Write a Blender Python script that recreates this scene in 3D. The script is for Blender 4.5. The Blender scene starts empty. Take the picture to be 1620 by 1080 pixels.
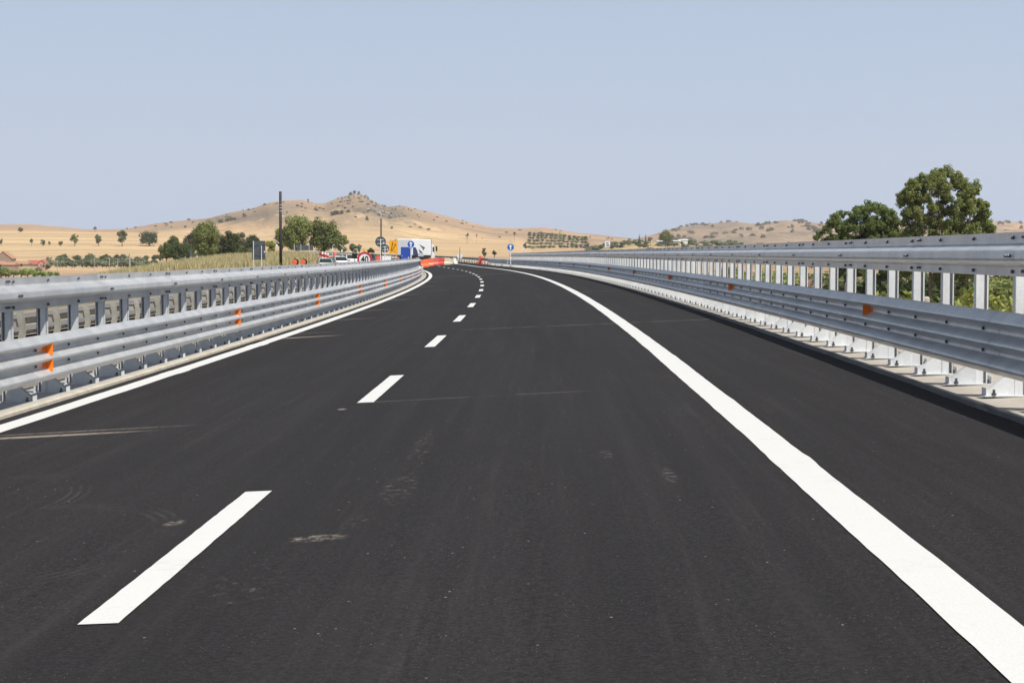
import bpy, math, random
import numpy as np
from mathutils import Vector, Matrix, Euler
R = math.radians
random.seed(7)
sc = bpy.context.scene
COL = sc.collection

# ------------------------------------------------------------------ camera, sky, sun, exposure
FPX = 2800.0; HOR = 404.5; TH = math.atan((540 - HOR) / FPX)
cam_d = bpy.data.cameras.new("camera"); cam = bpy.data.objects.new("camera", cam_d); COL.objects.link(cam)
cam_d.sensor_width = 36.0; cam_d.lens = 36.0 * FPX / 1620.0
cam_d.clip_start = 0.1; cam_d.clip_end = 30000
cam.location = (0, 0, 0); cam.rotation_euler = (math.pi / 2 - TH, 0, 0)
sc.camera = cam

SUN = Vector((0.475, -0.50, 1.0)).normalized()
w = bpy.data.worlds.new("World"); sc.world = w; w.use_nodes = True
wn = w.node_tree.nodes; wl = w.node_tree.links
bg = wn["Background"]
sky = wn.new("ShaderNodeTexSky"); sky.sky_type = 'NISHITA'; sky.sun_disc = False
sky.sun_elevation = math.asin(SUN.z); sky.sun_rotation = math.atan2(SUN.x, SUN.y)
sky.altitude = 250; sky.air_density = 1.0; sky.dust_density = 3.0; sky.ozone_density = 3.0
hsv = wn.new("ShaderNodeHueSaturation"); hsv.inputs['Saturation'].default_value = 0.75
wl.new(sky.outputs[0], hsv.inputs['Color'])
# pale dusty band of air low in the sky, thinning out upwards
tcw = wn.new("ShaderNodeTexCoord"); sepw = wn.new("ShaderNodeSeparateXYZ"); wl.new(tcw.outputs['Generated'], sepw.inputs[0])
mrw = wn.new("ShaderNodeMapRange"); mrw.interpolation_type = 'SMOOTHSTEP'; wl.new(sepw.outputs[2], mrw.inputs[0])
mrw.inputs[1].default_value = 0.0; mrw.inputs[2].default_value = 0.55; mrw.inputs[3].default_value = 0.88; mrw.inputs[4].default_value = 0.0
mxw = wn.new("ShaderNodeMix"); mxw.data_type = 'RGBA'; wl.new(mrw.outputs[0], mxw.inputs[0]); wl.new(hsv.outputs[0], mxw.inputs[6])
mxw.inputs[7].default_value = (8.4, 10.7, 14.2, 1); wl.new(mxw.outputs[2], bg.inputs[0])
bg.inputs[1].default_value = 0.058
sd = bpy.data.lights.new("sun", 'SUN'); so = bpy.data.objects.new("sun", sd); COL.objects.link(so)
sd.energy = 5.0; sd.angle = R(0.55); sd.color = (1.0, 0.96, 0.89)
so.rotation_euler = (-SUN).to_track_quat('-Z', 'Y').to_euler()
sc.view_settings.view_transform = 'Standard'; sc.view_settings.look = 'None'
sc.view_settings.exposure = 0.12; sc.view_settings.gamma = 1.0
sc.render.engine = 'CYCLES'
sc.cycles.max_bounces = 6; sc.cycles.diffuse_bounces = 3; sc.cycles.glossy_bounces = 3
sc.cycles.transparent_max_bounces = 8; sc.cycles.volume_bounces = 1
sc.cycles.sample_clamp_indirect = 6

def W(px, py, Y):
    """point at depth Y whose picture position (photo pixels) is px, py"""
    v = (540 - py) / FPX
    z = Y * (v * math.cos(TH) - math.sin(TH)) / (math.cos(TH) + v * math.sin(TH))
    fw = Y * math.cos(TH) - z * math.sin(TH)
    return Vector(((px - 810) / FPX * fw, Y, z))

# ------------------------------------------------------------------ road alignment
KN = [0, 50, 100, 150, 200, 250, 320, 420]
KV = [-0.377, -0.5075, -0.515, -0.713, -0.495, -0.7885, -1.082, -1.3756]
ZN = [-40, 0, 100, 200, 300, 460]; ZV = [-1.49, -1.4765, -1.3752, -1.3882, -0.9572, -0.45]
BN = [0, 120, 250, 420]; BV = [0.04483, 0.04642, 0.03903, 0.039]
S0 = -40.0
SS = np.arange(S0, 470, 0.5)
_k = np.interp(SS, KN, KV) * 1e-3
_i0 = int(-S0 / 0.5)
_psi = np.concatenate([[0], np.cumsum((_k[1:] + _k[:-1]) / 2 * .5)]); _psi += 0.02341 - _psi[_i0]
_x = np.concatenate([[0], np.cumsum(np.sin((_psi[1:] + _psi[:-1]) / 2) * .5)]); _x += -1.8077 - _x[_i0]
_y = np.concatenate([[0], np.cumsum(np.cos((_psi[1:] + _psi[:-1]) / 2) * .5)]); _y += 0 - _y[_i0]
_z = np.interp(SS, ZN, ZV)
_ker = np.hanning(61); _ker /= _ker.sum()
_z = np.convolve(np.pad(_z, 30, mode='edge'), _ker, mode='valid')
_b = np.interp(SS, BN, BV)
def fr(s):
    f = lambda a: float(np.interp(s, SS, a))
    return f(_x), f(_y), f(_z), f(_psi), f(_b)
def P(s, o, h=0.0):
    x, y, z, p, b = fr(s)
    return Vector((x + o * math.cos(p), y - o * math.sin(p), z + o * b + h))
OR_, OL_, BR, BL, ER, EL = 3.3594, -3.2766, 5.7924, -4.1968, 5.317, -3.5918
S_END_R, S_END_L = 184.0, 172.0

# ------------------------------------------------------------------ material helpers
def mat(name, base=(.5, .5, .5), rough=.7, metal=0.0, spec=.4):
    m = bpy.data.materials.new(name); m.use_nodes = True
    b = m.node_tree.nodes["Principled BSDF"]
    b.inputs['Base Color'].default_value = (*base, 1); b.inputs['Roughness'].default_value = rough
    b.inputs['Metallic'].default_value = metal; b.inputs['Specular IOR Level'].default_value = spec
    return m
class NT:
    def __init__(s, m): s.m = m; s.t = m.node_tree; s.n = s.t.nodes; s.b = s.n["Principled BSDF"]
    def new(s, typ, **kw):
        x = s.n.new(typ)
        for k, v in kw.items(): setattr(x, k, v)
        return x
    def link(s, a, b): s.t.links.new(a, b)
    def coord(s, out='Object', scale=None):
        tc = s.new("ShaderNodeTexCoord"); o = tc.outputs[out]
        if scale is not None:
            mp = s.new("ShaderNodeMapping"); mp.inputs['Scale'].default_value = scale
            s.link(o, mp.inputs[0]); o = mp.outputs[0]
        return o
    def pos(s, scale=None):
        g = s.new("ShaderNodeNewGeometry"); o = g.outputs['Position']
        if scale is not None:
            mp = s.new("ShaderNodeMapping"); mp.inputs['Scale'].default_value = scale
            s.link(o, mp.inputs[0]); o = mp.outputs[0]
        return o
    def noise(s, vec, scale, detail=4, rough=.55):
        n = s.new("ShaderNodeTexNoise"); n.inputs['Scale'].default_value = scale
        n.inputs['Detail'].default_value = detail; n.inputs['Roughness'].default_value = rough
        s.link(vec, n.inputs['Vector']); return n.outputs['Fac']
    def vor(s, vec, scale):
        n = s.new("ShaderNodeTexVoronoi"); n.inputs['Scale'].default_value = scale
        s.link(vec, n.inputs['Vector']); return n
    def ramp(s, f, pts):
        r = s.new("ShaderNodeValToRGB"); e = r.color_ramp.elements
        while len(e) < len(pts): e.new(0.5)
        for el, (p, c) in zip(e, pts):
            el.position = p; el.color = (*c, 1) if isinstance(c, tuple) else (c, c, c, 1)
        s.link(f, r.inputs[0]); return r.outputs[0]
    def sm(s, f, a, b, lo=0., hi=1.):
        r = s.new("ShaderNodeMapRange", interpolation_type='SMOOTHSTEP')
        s.link(f, r.inputs[0]); r.inputs[1].default_value = a; r.inputs[2].default_value = b
        r.inputs[3].default_value = lo; r.inputs[4].default_value = hi; return r.outputs[0]
    def math(s, op, a, b=None, c=None):
        r = s.new("ShaderNodeMath", operation=op)
        for i, v in enumerate((a, b, c)):
            if v is None: continue
            if isinstance(v, (int, float)): r.inputs[i].default_value = v
            else: s.link(v, r.inputs[i])
        return r.outputs[0]
    def mix(s, f, a, b, mode='MIX'):
        r = s.new("ShaderNodeMix", data_type='RGBA', blend_type=mode)
        for i, v in ((0, f), (6, a), (7, b)):
            if isinstance(v, tuple): r.inputs[i].default_value = (*v, 1)
            elif isinstance(v, (int, float)): r.inputs[i].default_value = v
            else: s.link(v, r.inputs[i])
        return r.outputs[2]
    def bump(s, h, strength=.3, dist=.01):
        r = s.new("ShaderNodeBump"); r.inputs['Strength'].default_value = strength
        r.inputs['Distance'].default_value = dist; s.link(h, r.inputs['Height'])
        s.link(r.outputs[0], s.b.inputs['Normal'])
    def color(s, c): s.link(c, s.b.inputs['Base Color'])
    def rough(s, c): s.link(c, s.b.inputs['Roughness'])

def m_varied(name, a, b, scale=6, rough=.7, metal=0., bump=.1, spec=.4):
    m = mat(name, a, rough, metal, spec); t = NT(m); v = t.coord()
    n = t.noise(v, scale, 5)
    t.color(t.mix(t.sm(n, .35, .65), a, b)); t.bump(n, bump, .01); return m

# galvanised steel
def galvanized(name, c1, c2, rough, metal):
    m = mat(name, c1, rough, metal); t = NT(m); p = t.pos()
    inf = t.new("ShaderNodeObjectInfo")
    n1 = t.noise(p, 2.3, 5); n2 = t.noise(p, 38, 3)
    v = t.vor(p, 60)
    c = t.mix(t.sm(n1, .3, .7), c1, c2)
    c = t.mix(t.math('MULTIPLY', t.sm(n2, .35, .7), .25), c, (.78, .79, .80))
    c = t.mix(t.math('MULTIPLY', t.sm(v.outputs['Distance'], .1, .7), .15), c, (.30, .32, .34))
    # white rust runs
    pz = t.pos((9, 9, 1.3)); n3 = t.noise(pz, 1.6, 4)
    c = t.mix(t.math('MULTIPLY', t.sm(n3, .56, .72), .45), c, (.74, .76, .78))
    c = t.mix(t.math('MULTIPLY', inf.outputs['Random'], .22), c, (.34, .36, .385))
    t.color(c); t.rough(t.sm(n2, .2, .8, rough - .1, rough + .14)); t.bump(n1, .35, .02)
    return m
M = {}
M['rail'] = galvanized('galvanised_rail', (.77, .765, .75), (.57, .575, .575), .36, .45)
M['post'] = galvanized('galvanised_post', (.70, .71, .715), (.58, .595, .605), .6, .0)
M['bolt'] = mat('bolt_steel', (.10, .11, .12), .5, .6)
M['old'] = m_varied('weathered_steel', (.46, .45, .40), (.36, .34, .29), 5, .7, .25)
M['oldr'] = m_varied('weathered_rail', (.50, .47, .41), (.40, .36, .30), 3, .7, .2)
M['orange'] = m_varied('orange_reflector_film', (.95, .235, .015), (.92, .20, .012), 30, .35, 0, .05)
M['red_back'] = mat('red_reflector_back', (.45, .08, .06), .4)
def asphalt(name, c1, c2, old=False):
    m = mat(name, c1, .9, 0, .15); t = NT(m); p = t.pos(); uv = t.coord('UV')
    big = t.noise(p, .35, 4); fine = t.noise(p, 120, 3, .7); mid = t.noise(p, 9, 5, .65)
    c = t.mix(t.sm(big, .3, .7), c1, c2)
    c = t.mix(t.math('MULTIPLY', t.sm(fine, .42, .72), .6), c, tuple(min(1, x * 2.3) for x in c2))
    gr2 = t.noise(p, 42, 4, .8); c = t.mix(t.math('MULTIPLY', t.sm(gr2, .58, .42), .7), c, tuple(x * .45 for x in c1))
    c = t.mix(t.math('MULTIPLY', t.sm(mid, .5, .8), .30), c, tuple(x * 1.35 for x in c1))
    # streaks along the lane
    st = t.noise(t.coord('UV', (2.2, .05, 1)), 2.0, 5)
    c = t.mix(t.math('MULTIPLY', t.sm(st, .42, .72), .34), c, tuple(x * 1.55 for x in c1))
    c = t.mix(t.math('MULTIPLY', t.sm(t.noise(t.coord('UV', (5, .12, 1)), 2.0, 6, .7), .5, .72), .14), c, (.085, .075, .066))
    st2 = t.noise(t.coord('UV', (1.0, .02, 1)), 1.1, 3)
    c = t.mix(t.math('MULTIPLY', t.sm(st2, .55, .35), .35), c, tuple(x * .75 for x in c1))
    if not old:
        sep = t.new("ShaderNodeSeparateXYZ"); t.link(uv, sep.inputs[0]); U, V = sep.outputs[0], sep.outputs[1]
        # pale specks
        vo = t.vor(p, 9); vo2 = t.noise(p, 1.6, 3)
        sp = t.math('MULTIPLY', t.math('LESS_THAN', vo.outputs['Distance'], .055), t.sm(vo2, .46, .60))
        c = t.mix(t.math('MULTIPLY', sp, .75), c, (.38, .35, .31))
        vo = t.vor(p, 31)
        sp = t.math('MULTIPLY', t.math('LESS_THAN', vo.outputs['Distance'], .09), t.sm(vo2, .34, .62))
        c = t.mix(t.math('MULTIPLY', sp, .45), c, (.30, .28, .25))
        # transverse laying joints (v0, skew, u range, strength)
        wob = t.math('MULTIPLY', t.math('SUBTRACT', t.noise(p, .8, 3), .5), .25)
        for v0, sk, u0, u1, a, wd in ((17.6, .10, .1, 2.1, .32, .022), (34.2, -.05, .5, 5.6, .55, .04), (57.5, .05, .9, 4.2, .22, .05),
                                 (61.0, .05, 3.5, 4.6, .6, .06), (128, .5, -3, 5.0, .75, .25), (76, .1, -3.3, -1.6, .45, .10), (148, .3, 0, 4.8, .5, .2)):
            lv = t.math('ADD', t.math('SUBTRACT', t.math('SUBTRACT', V, v0), t.math('MULTIPLY', U, sk)), wob)
            d = t.sm(t.math('ABSOLUTE', lv), wd * 1.6, wd * .3)
            msk = t.math('MULTIPLY', t.sm(U, u0 - .25, u0), t.sm(U, u1 + .25, u1))
            brk = t.sm(t.noise(p, 3.3, 4), .30, .55)
            c = t.mix(t.math('MULTIPLY', t.math('MULTIPLY', t.math('MULTIPLY', d, msk), brk), a), c, (.33, .30, .27))
        # dust fans and mud patches (u, v, ru, rv, strength, skew)
        nf = t.noise(t.coord('UV', (1, 2.2, 1)), 3.0, 6, .7); nf2 = t.noise(t.coord('UV', (1.2, .8, 1)), 14, 6, .75)
        for u0, v0, ru, rv, a, sk, th in ((-2.75, 15.4, 1.25, .13, .85, .10, .30), (-2.4, 15.75, 1.3, .07, .5, .12, .35), (-2.95, 34.0, 1.1, .25, .8, .3, .3), (-2.9, 36.0, .7, .2, .4, .2, .4),
                                 (-2.9, 43.5, .9, .2, .6, .2, .35), (-2.9, 50.5, .9, .25, .55, .1, .35), (-3.0, 62, .9, .3, .6, 0, .3), (-3.0, 70, .8, .3, .6, 0, .3), (-3.0, 88, 1.0, .4, .6, 0, .3),
                                 (-3.0, 103, 1.0, .5, .6, 0, .3), (-3.0, 118, .9, .5, .6, 0, .3), (.62, 9.0, .18, .13, 1.0, .15, .44), (.78, 9.5, .10, .35, .5, 1.2, .52),
                                 (.88, 10.9, .13, 1.0, .6, 0, .505), (.87, 13.2, .10, 1.8, .55, 0, .515), (.45, 7.8, .22, .8, .32, 0, .53), (-1.9, 12.5, 1.2, 2.5, .22, 0, .60),
                                 (-.27, 9.75, .07, .12, .95, .3, .42), (-.16, 16.9, .06, .12, .9, 0, .36), (2.55, 10.9, .05, .5, .4, -.1, .46), (2.2, 12.2, .06, .3, .3, 0, .46)):
            du = t.math('DIVIDE', t.math('SUBTRACT', U, u0), ru)
            dv = t.math('DIVIDE', t.math('SUBTRACT', t.math('SUBTRACT', V, v0), t.math('MULTIPLY', t.math('SUBTRACT', U, u0), sk)), rv)
            r2 = t.math('ADD', t.math('MULTIPLY', du, du), t.math('MULTIPLY', dv, dv))
            f = t.math('MULTIPLY', t.sm(r2, 1.0, .0), t.sm(nf2, th, th + .22))
            c = t.mix(t.math('MULTIPLY', f, a * .8), c, (.36, .31, .26))
        # curved tyre scuffs
        for cu, cv_, rad in ((-1.0, 9.2, .75), (-2.0, 10.9, .8)):
            du = t.math('SUBTRACT', U, cu); dv = t.math('MULTIPLY', t.math('SUBTRACT', V, cv_), .55)
            rr = t.math('SQRT', t.math('ADD', t.math('MULTIPLY', du, du), t.math('MULTIPLY', dv, dv)))
            wv = t.math('SINE', t.math('MULTIPLY', rr, 110.0))
            f = t.math('MULTIPLY', t.sm(t.math('ABSOLUTE', t.math('SUBTRACT', rr, rad)), .12, .02), t.sm(wv, -.2, .8))
            f = t.math('MULTIPLY', f, t.sm(t.noise(p, 1.3, 3), .42, .62))
            c = t.mix(t.math('MULTIPLY', f, .09), c, (.25, .21, .18))
    t.color(c); t.bump(t.mix(.5, fine, mid), .6, .006)
    return m
M['asphalt'] = asphalt('new_asphalt', (.0235, .0220, .0228), (.0270, .0252, .0256))
M['asphalt_old'] = asphalt('old_asphalt', (.16, .155, .15), (.20, .195, .185), True)
m = mat('road_paint', (.80, .80, .76), .6); t = NT(m); p = t.pos()
n = t.noise(p, 7, 5, .7); n2 = t.noise(p, 80, 3)
c = t.mix(t.math('MULTIPLY', t.sm(n, .55, .8), .35), (.665, .67, .655), (.53, .52, .49))
c = t.mix(t.math('MULTIPLY', t.sm(n2, .42, .7), .4), c, (.56, .54, .50)); c = t.mix(t.math('MULTIPLY', t.sm(t.noise(p, 2.2, 6, .75), .55, .75), .35), c, (.42, .40, .37)); t.color(c); t.bump(n2, .3, .004); M['paint'] = m
def concrete(name, a, b, scale=3.0):
    m = mat(name, a, .85); t = NT(m); p = t.pos()
    n = t.noise(p, scale, 6, .65); n2 = t.noise(p, 40, 4); n3 = t.noise(p, .7, 3)
    c = t.mix(t.sm(n, .35, .65), a, b); c = t.mix(t.math('MULTIPLY', t.sm(n2, .5, .8), .35), c, tuple(x * .6 for x in b))
    c = t.mix(t.math('MULTIPLY', t.sm(n3, .5, .7), .3), c, tuple(x * .72 for x in a))
    t.color(c); t.bump(n2, .4, .006); return m
M['conc'] = concrete('deck_concrete', (.43, .39, .335), (.36, .33, .29))
M['kerb'] = concrete('kerb_concrete', (.50, .46, .38), (.40, .36, .29), 6)
M['conc_grey'] = concrete('grey_concrete', (.42, .415, .40), (.34, .335, .33), 5)
M['tar'] = m_varied('tar_joint', (.018, .018, .019), (.05, .048, .046), 30, .55, 0, .8)
M['dirt'] = m_varied('dry_dirt', (.30, .19, .11), (.22, .14, .08), 2, .95)
M['white'] = m_varied('white_paint', (.78, .78, .77), (.70, .70, .69), 12, .45)
M['white2'] = m_varied('white_tarpaulin', (.82, .82, .82), (.76, .77, .78), 3, .5)
M['dark'] = mat('dark_rubber', (.02, .02, .022), .7)
M['black'] = m_varied('tarred_wood', (.028, .026, .026), (.045, .04, .038), 9, .75)
M['glass'] = mat('dark_glass', (.02, .035, .035), .08, 0, .8)
M['signgrey'] = m_varied('sign_back_grey', (.075, .095, .105), (.10, .12, .13), 3, .5, .2)
M['signred'] = mat('sign_red', (.55, .02, .03), .4)
M['signwhite'] = mat('sign_white', (.80, .80, .80), .4)
M['signblue'] = mat('sign_blue', (.015, .12, .50), .4)
M['signyellow'] = mat('sign_yellow', (.85, .38, .008), .4)
M['signblack'] = mat('sign_black', (.015, .015, .015), .5)
M['bluepanel'] = m_varied('blue_panel', (.02, .07, .42), (.03, .08, .36), 2, .4)
M['redplastic'] = m_varied('red_plastic', (.75, .13, .10), (.68, .10, .08), 4, .45)
M['orangeplastic'] = m_varied('orange_plastic', (.80, .17, .06), (.70, .14, .05), 4, .45)
M['creamplastic'] = m_varied('cream_plastic', (.72, .66, .45), (.66, .6, .42), 4, .5)
M['amber'] = mat('amber_lens', (.80, .50, .04), .25)
M['grey_logo'] = mat('grey_print', (.09, .11, .13), .5)
M['navy'] = mat('navy_print', (.02, .035, .11), .5)
M['silver'] = mat('car_silver', (.60, .61, .62), .3, .3)
M['carwhite'] = mat('car_white', (.75, .75, .74), .3)
M['darkcar'] = mat('car_dark', (.05, .06, .065), .3)
M['plaster'] = m_varied('cream_plaster', (.52, .44, .31), (.44, .36, .25), .8, .9)
M['stone'] = m_varied('rubble_stone', (.36, .27, .20), (.24, .18, .14), 1.6, .95, 0, .6)
M['tile'] = m_varied('roof_tile', (.36, .19, .12), (.42, .25, .16), 1.5, .85)
M['tile_red'] = m_varied('red_roof_tile', (.34, .09, .075), (.40, .13, .10), 1.5, .85)
M['pink'] = m_varied('pink_plaster', (.62, .30, .24), (.56, .26, .20), 1.5, .9)
M['bark'] = m_varied('pale_bark', (.34, .24, .16), (.20, .14, .10), 2.5, .9)
M['bark2'] = m_varied('dark_bark', (.12, .09, .07), (.18, .14, .10), 3, .9)
def leaf(name, a, b, c3):
    m = mat(name, a, .6, 0, .25); t = NT(m)
    g = t.new("ShaderNodeNewGeometry"); inf = t.new("ShaderNodeObjectInfo")
    n = t.noise(t.coord(), 1.7, 4)
    c = t.mix(g.outputs['Random Per Island'], a, b)
    c = t.mix(t.math('MULTIPLY', t.sm(n, .45, .65), .7), c, c3)
    hs = t.new("ShaderNodeHueSaturation"); t.link(c, hs.inputs['Color'])
    t.link(t.sm(inf.outputs['Random'], 0, 1, .78, 1.25), hs.inputs['Value']); t.color(hs.outputs[0])
    t.b.inputs['Transmission Weight'].default_value = 0
    tr = t.new("ShaderNodeBsdfTranslucent"); t.link(hs.outputs[0], tr.inputs[0])
    mx = t.new("ShaderNodeMixShader"); mx.inputs[0].default_value = .36
    out = [x for x in t.n if x.type == 'OUTPUT_MATERIAL'][0]
    t.link(t.b.outputs[0], mx.inputs[1]); t.link(tr.outputs[0], mx.inputs[2]); t.link(mx.outputs[0], out.inputs[0])
    return m
M['euc'] = leaf('eucalyptus_leaf', (.15, .19, .055), (.25, .28, .09), (.30, .28, .11))
M['green'] = leaf('green_leaf', (.17, .24, .065), (.26, .33, .10), (.29, .33, .11))
M['dkgreen'] = leaf('dark_leaf', (.075, .11, .040), (.12, .155, .055), (.15, .16, .07))
M['olive'] = leaf('olive_leaf', (.19, .225, .14), (.27, .30, .20), (.22, .25, .14))
M['shrub'] = leaf('scrub_leaf', (.17, .165, .105), (.24, .225, .145), (.21, .19, .12))
M['yellow'] = leaf('yellow_green_leaf', (.22, .255, .05), (.33, .34, .085), (.38, .35, .12))
M['grass'] = leaf('tall_grass_blade', (.42, .36, .19), (.56, .48, .29), (.33, .33, .14))
M['dkgrass'] = leaf('verge_grass_blade', (.16, .15, .06), (.34, .28, .13), (.22, .20, .08))

# ------------------------------------------------------------------ object helpers
def tag(o, label=None, cat=None, group=None, kind=None):
    if label: o['label'] = label
    if cat: o['category'] = cat
    if group: o['group'] = group
    if kind: o['kind'] = kind
    return o
def empty(name, loc=(0, 0, 0), rz=0.0):
    o = bpy.data.objects.new(name, None); COL.objects.link(o); o.location = loc; o.rotation_euler = (0, 0, rz)
    o.empty_display_size = .1; return o
class MB:
    def __init__(s): s.v = []; s.f = []; s.mi = []
    def add(s, vs, fs, mi=0):
        k = len(s.v); s.v += [tuple(v) for v in vs]; s.f += [tuple(i + k for i in f) for f in fs]; s.mi += [mi] * len(fs)
        return s
    def box(s, c, d, rz=0, rx=0, ry=0, mi=0):
        m = Matrix.Translation(c) @ Euler((rx, ry, rz)).to_matrix().to_4x4()
        vs = [m @ Vector((x * d[0] / 2, y * d[1] / 2, z * d[2] / 2)) for x in (-1, 1) for y in (-1, 1) for z in (-1, 1)]
        return s.add(vs, [(0, 1, 3, 2), (4, 6, 7, 5), (0, 4, 5, 1), (2, 3, 7, 6), (0, 2, 6, 4), (1, 5, 7, 3)], mi)
    def tube(s, a, b, r0, r1=None, n=10, mi=0, caps=True):
        r1 = r0 if r1 is None else r1; a = Vector(a); b = Vector(b); d = (b - a).normalized()
        q = d.to_track_quat('Z', 'Y'); vs = []
        for c, r in ((a, r0), (b, r1)):
            for i in range(n):
                an = 2 * math.pi * i / n; vs.append(c + q @ Vector((math.cos(an) * r, math.sin(an) * r, 0)))
        fs = [(i, (i + 1) % n, n + (i + 1) % n, n + i) for i in range(n)]
        if caps: fs += [tuple(range(n - 1, -1, -1)), tuple(range(n, 2 * n))]
        return s.add(vs, fs, mi)
    def prism(s, pts, y0, y1, mi=0):
        """outline pts (x,z) extruded along y"""
        n = len(pts)
        vs = [(x, y0, z) for x, z in pts] + [(x, y1, z) for x, z in pts]
        return s.add(vs, [tuple(range(n)), tuple(range(2 * n - 1, n - 1, -1))] + [(i, n + i, n + (i + 1) % n, (i + 1) % n) for i in range(n)], mi)
    def mesh(s, name, mats, smooth=False):
        me = bpy.data.meshes.new(name); me.from_pydata(s.v, [], s.f)
        for m in (mats if isinstance(mats, (list, tuple)) else [mats]): me.materials.append(m)
        me.polygons.foreach_set('material_index', s.mi)
        if smooth: me.polygons.foreach_set('use_smooth', [True] * len(me.polygons))
        me.update(); return me
    def build(s, name, mats, parent=None, smooth=False, loc=None):
        o = bpy.data.objects.new(name, s.mesh(name, mats, smooth)); COL.objects.link(o)
        if parent is not None: o.parent = parent
        if loc is not None: o.location = loc
        return o
def fix_normals(me):
    import bmesh
    bm = bmesh.new(); bm.from_mesh(me); bmesh.ops.recalc_face_normals(bm, faces=bm.faces); bm.to_mesh(me); bm.free()
def bevel(o, wd=.02, seg=2):
    b = o.modifiers.new('bevel', 'BEVEL'); b.width = wd; b.segments = seg; b.limit_method = 'ANGLE'; return o
def inst(src, parent=None, name=None):
    c = src.copy(); COL.objects.link(c)
    c.parent = parent; return c
def copy_tree(o, parent=None):
    c = o.copy(); COL.objects.link(c); c.parent = parent
    for ch in list(o.children): copy_tree(ch, c)
    return c
def ribbon(name, s0, s1, offs, m, h=0.0, ds=1.0, uv=True, parent=None, kind='structure', jitter=0.0, rng=None):
    n = max(2, int(round((s1 - s0) / ds)) + 1); vs = []; uvs = []
    rng = rng or random.Random(3)
    for i in range(n):
        s = s0 + (s1 - s0) * i / (n - 1)
        oo = offs(s) if callable(offs) else offs
        hh = h
        for k, o in enumerate(oo):
            o2 = o + (rng.uniform(-jitter, jitter) if jitter else 0)
            vs.append(P(s, o2, hh[k] if isinstance(hh, (list, tuple)) else hh)); uvs.append((o, s))
    k = len(oo)
    fs = [(i * k + j, i * k + j + 1, (i + 1) * k + j + 1, (i + 1) * k + j) for i in range(n - 1) for j in range(k - 1)]
    me = bpy.data.meshes.new(name); me.from_pydata(vs, [], fs); me.materials.append(m)
    if uv:
        l = me.uv_layers.new(name='UV')
        idx = np.empty(len(me.loops), int); me.loops.foreach_get('vertex_index', idx)
        l.data.foreach_set('uv', np.array(uvs)[idx].ravel())
    me.update(); o = bpy.data.objects.new(name, me); COL.objects.link(o); o.parent = parent
    if kind and parent is None: o['kind'] = kind
    return o

# ------------------------------------------------------------------ terrain
PXK = np.array([-1500, -200, 0, 66, 80, 250, 350, 450, 560, 700, 815, 840, 930, 945, 1000, 1150, 1300, 1700, 3000.])
YI = { 600: [437, 437, 437, 437, 437, 437, 425, 412, 410, 409, 410, 408, 408, 408, 408, 416, 437, 437, 437],
       800: [431, 431, 431, 431, 421, 421, 415, 408, 406, 404, 404, 406, 406, 403, 397, 401, 422, 427, 427],
      1000: [408, 408, 408, 408, 407, 408, 402, 400, 398, 396, 397, 403.5, 403, 398, 390, 391, 404, 417, 417],
      1500: [366, 366, 366, 366, 366, 369, 374, 378, 375, 380, 384, 397, 396.5, 389, 383, 386, 392, 403, 403]}
RPX = np.array([-1500, -600, 0, 50, 90, 140, 200, 250, 300, 330, 365, 400, 425, 450, 480, 500, 515, 528, 540, 552, 562, 572, 582, 592, 602, 612, 640, 660, 700, 740, 780, 820, 860, 880, 910, 960, 1000, 1030, 1060, 1150, 1300, 1700, 3000.])
RY = np.array([380, 362, 355, 354.5, 358, 363, 362, 353, 348, 345, 336, 330, 321, 317, 316, 321, 321.5, 316, 312.5, 310, 307, 309, 314, 318, 324, 327, 325.5, 331, 340, 351, 359.5, 361, 359, 362, 367.5, 373, 377, 383, 388, 394, 399, 400, 400.])
RR = np.interp(RPX, [-1500, 200, 560, 900, 3000], [2300, 2300, 2600, 2300, 2200])
R2PX = np.array([-1500, 900, 1000, 1060, 1100, 1130, 1160, 1200, 1240, 1290, 1310, 1350, 1450, 1560, 1600, 1620, 1900, 3000.])
R2Y = np.array([404, 400, 384, 366, 360, 357, 354, 357, 350, 353.5, 355.5, 360, 356, 351, 351.5, 353, 362, 380.])
def hashn(x, y, seed):
    rs = np.random.RandomState(seed); T = rs.rand(256, 256)
    xi = np.floor(x).astype(int); yi = np.floor(y).astype(int); fx = x - xi; fy = y - yi
    fx = fx * fx * (3 - 2 * fx); fy = fy * fy * (3 - 2 * fy)
    g = lambda a, b: T[a % 256, b % 256]
    return (g(xi, yi) * (1 - fx) + g(xi + 1, yi) * fx) * (1 - fy) + (g(xi, yi + 1) * (1 - fx) + g(xi + 1, yi + 1) * fx) * fy
def fbm(x, y, sc_, seed, oct_=4, ridged=False):
    t_ = 0; a = 1; tot = 0
    for k in range(oct_):
        n = hashn(x / sc_ + 17.3 * k, y / sc_ - 9.1 * k, seed + k) * 2 - 1
        if ridged: n = 1 - 2 * np.abs(n)
        t_ = t_ + n * a; tot += a; a *= .5; sc_ /= 2.03
    return t_ / tot
def sstep(x, a, b):
    t_ = np.clip((x - a) / (b - a), 0, 1); return t_ * t_ * (3 - 2 * t_)
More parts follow.
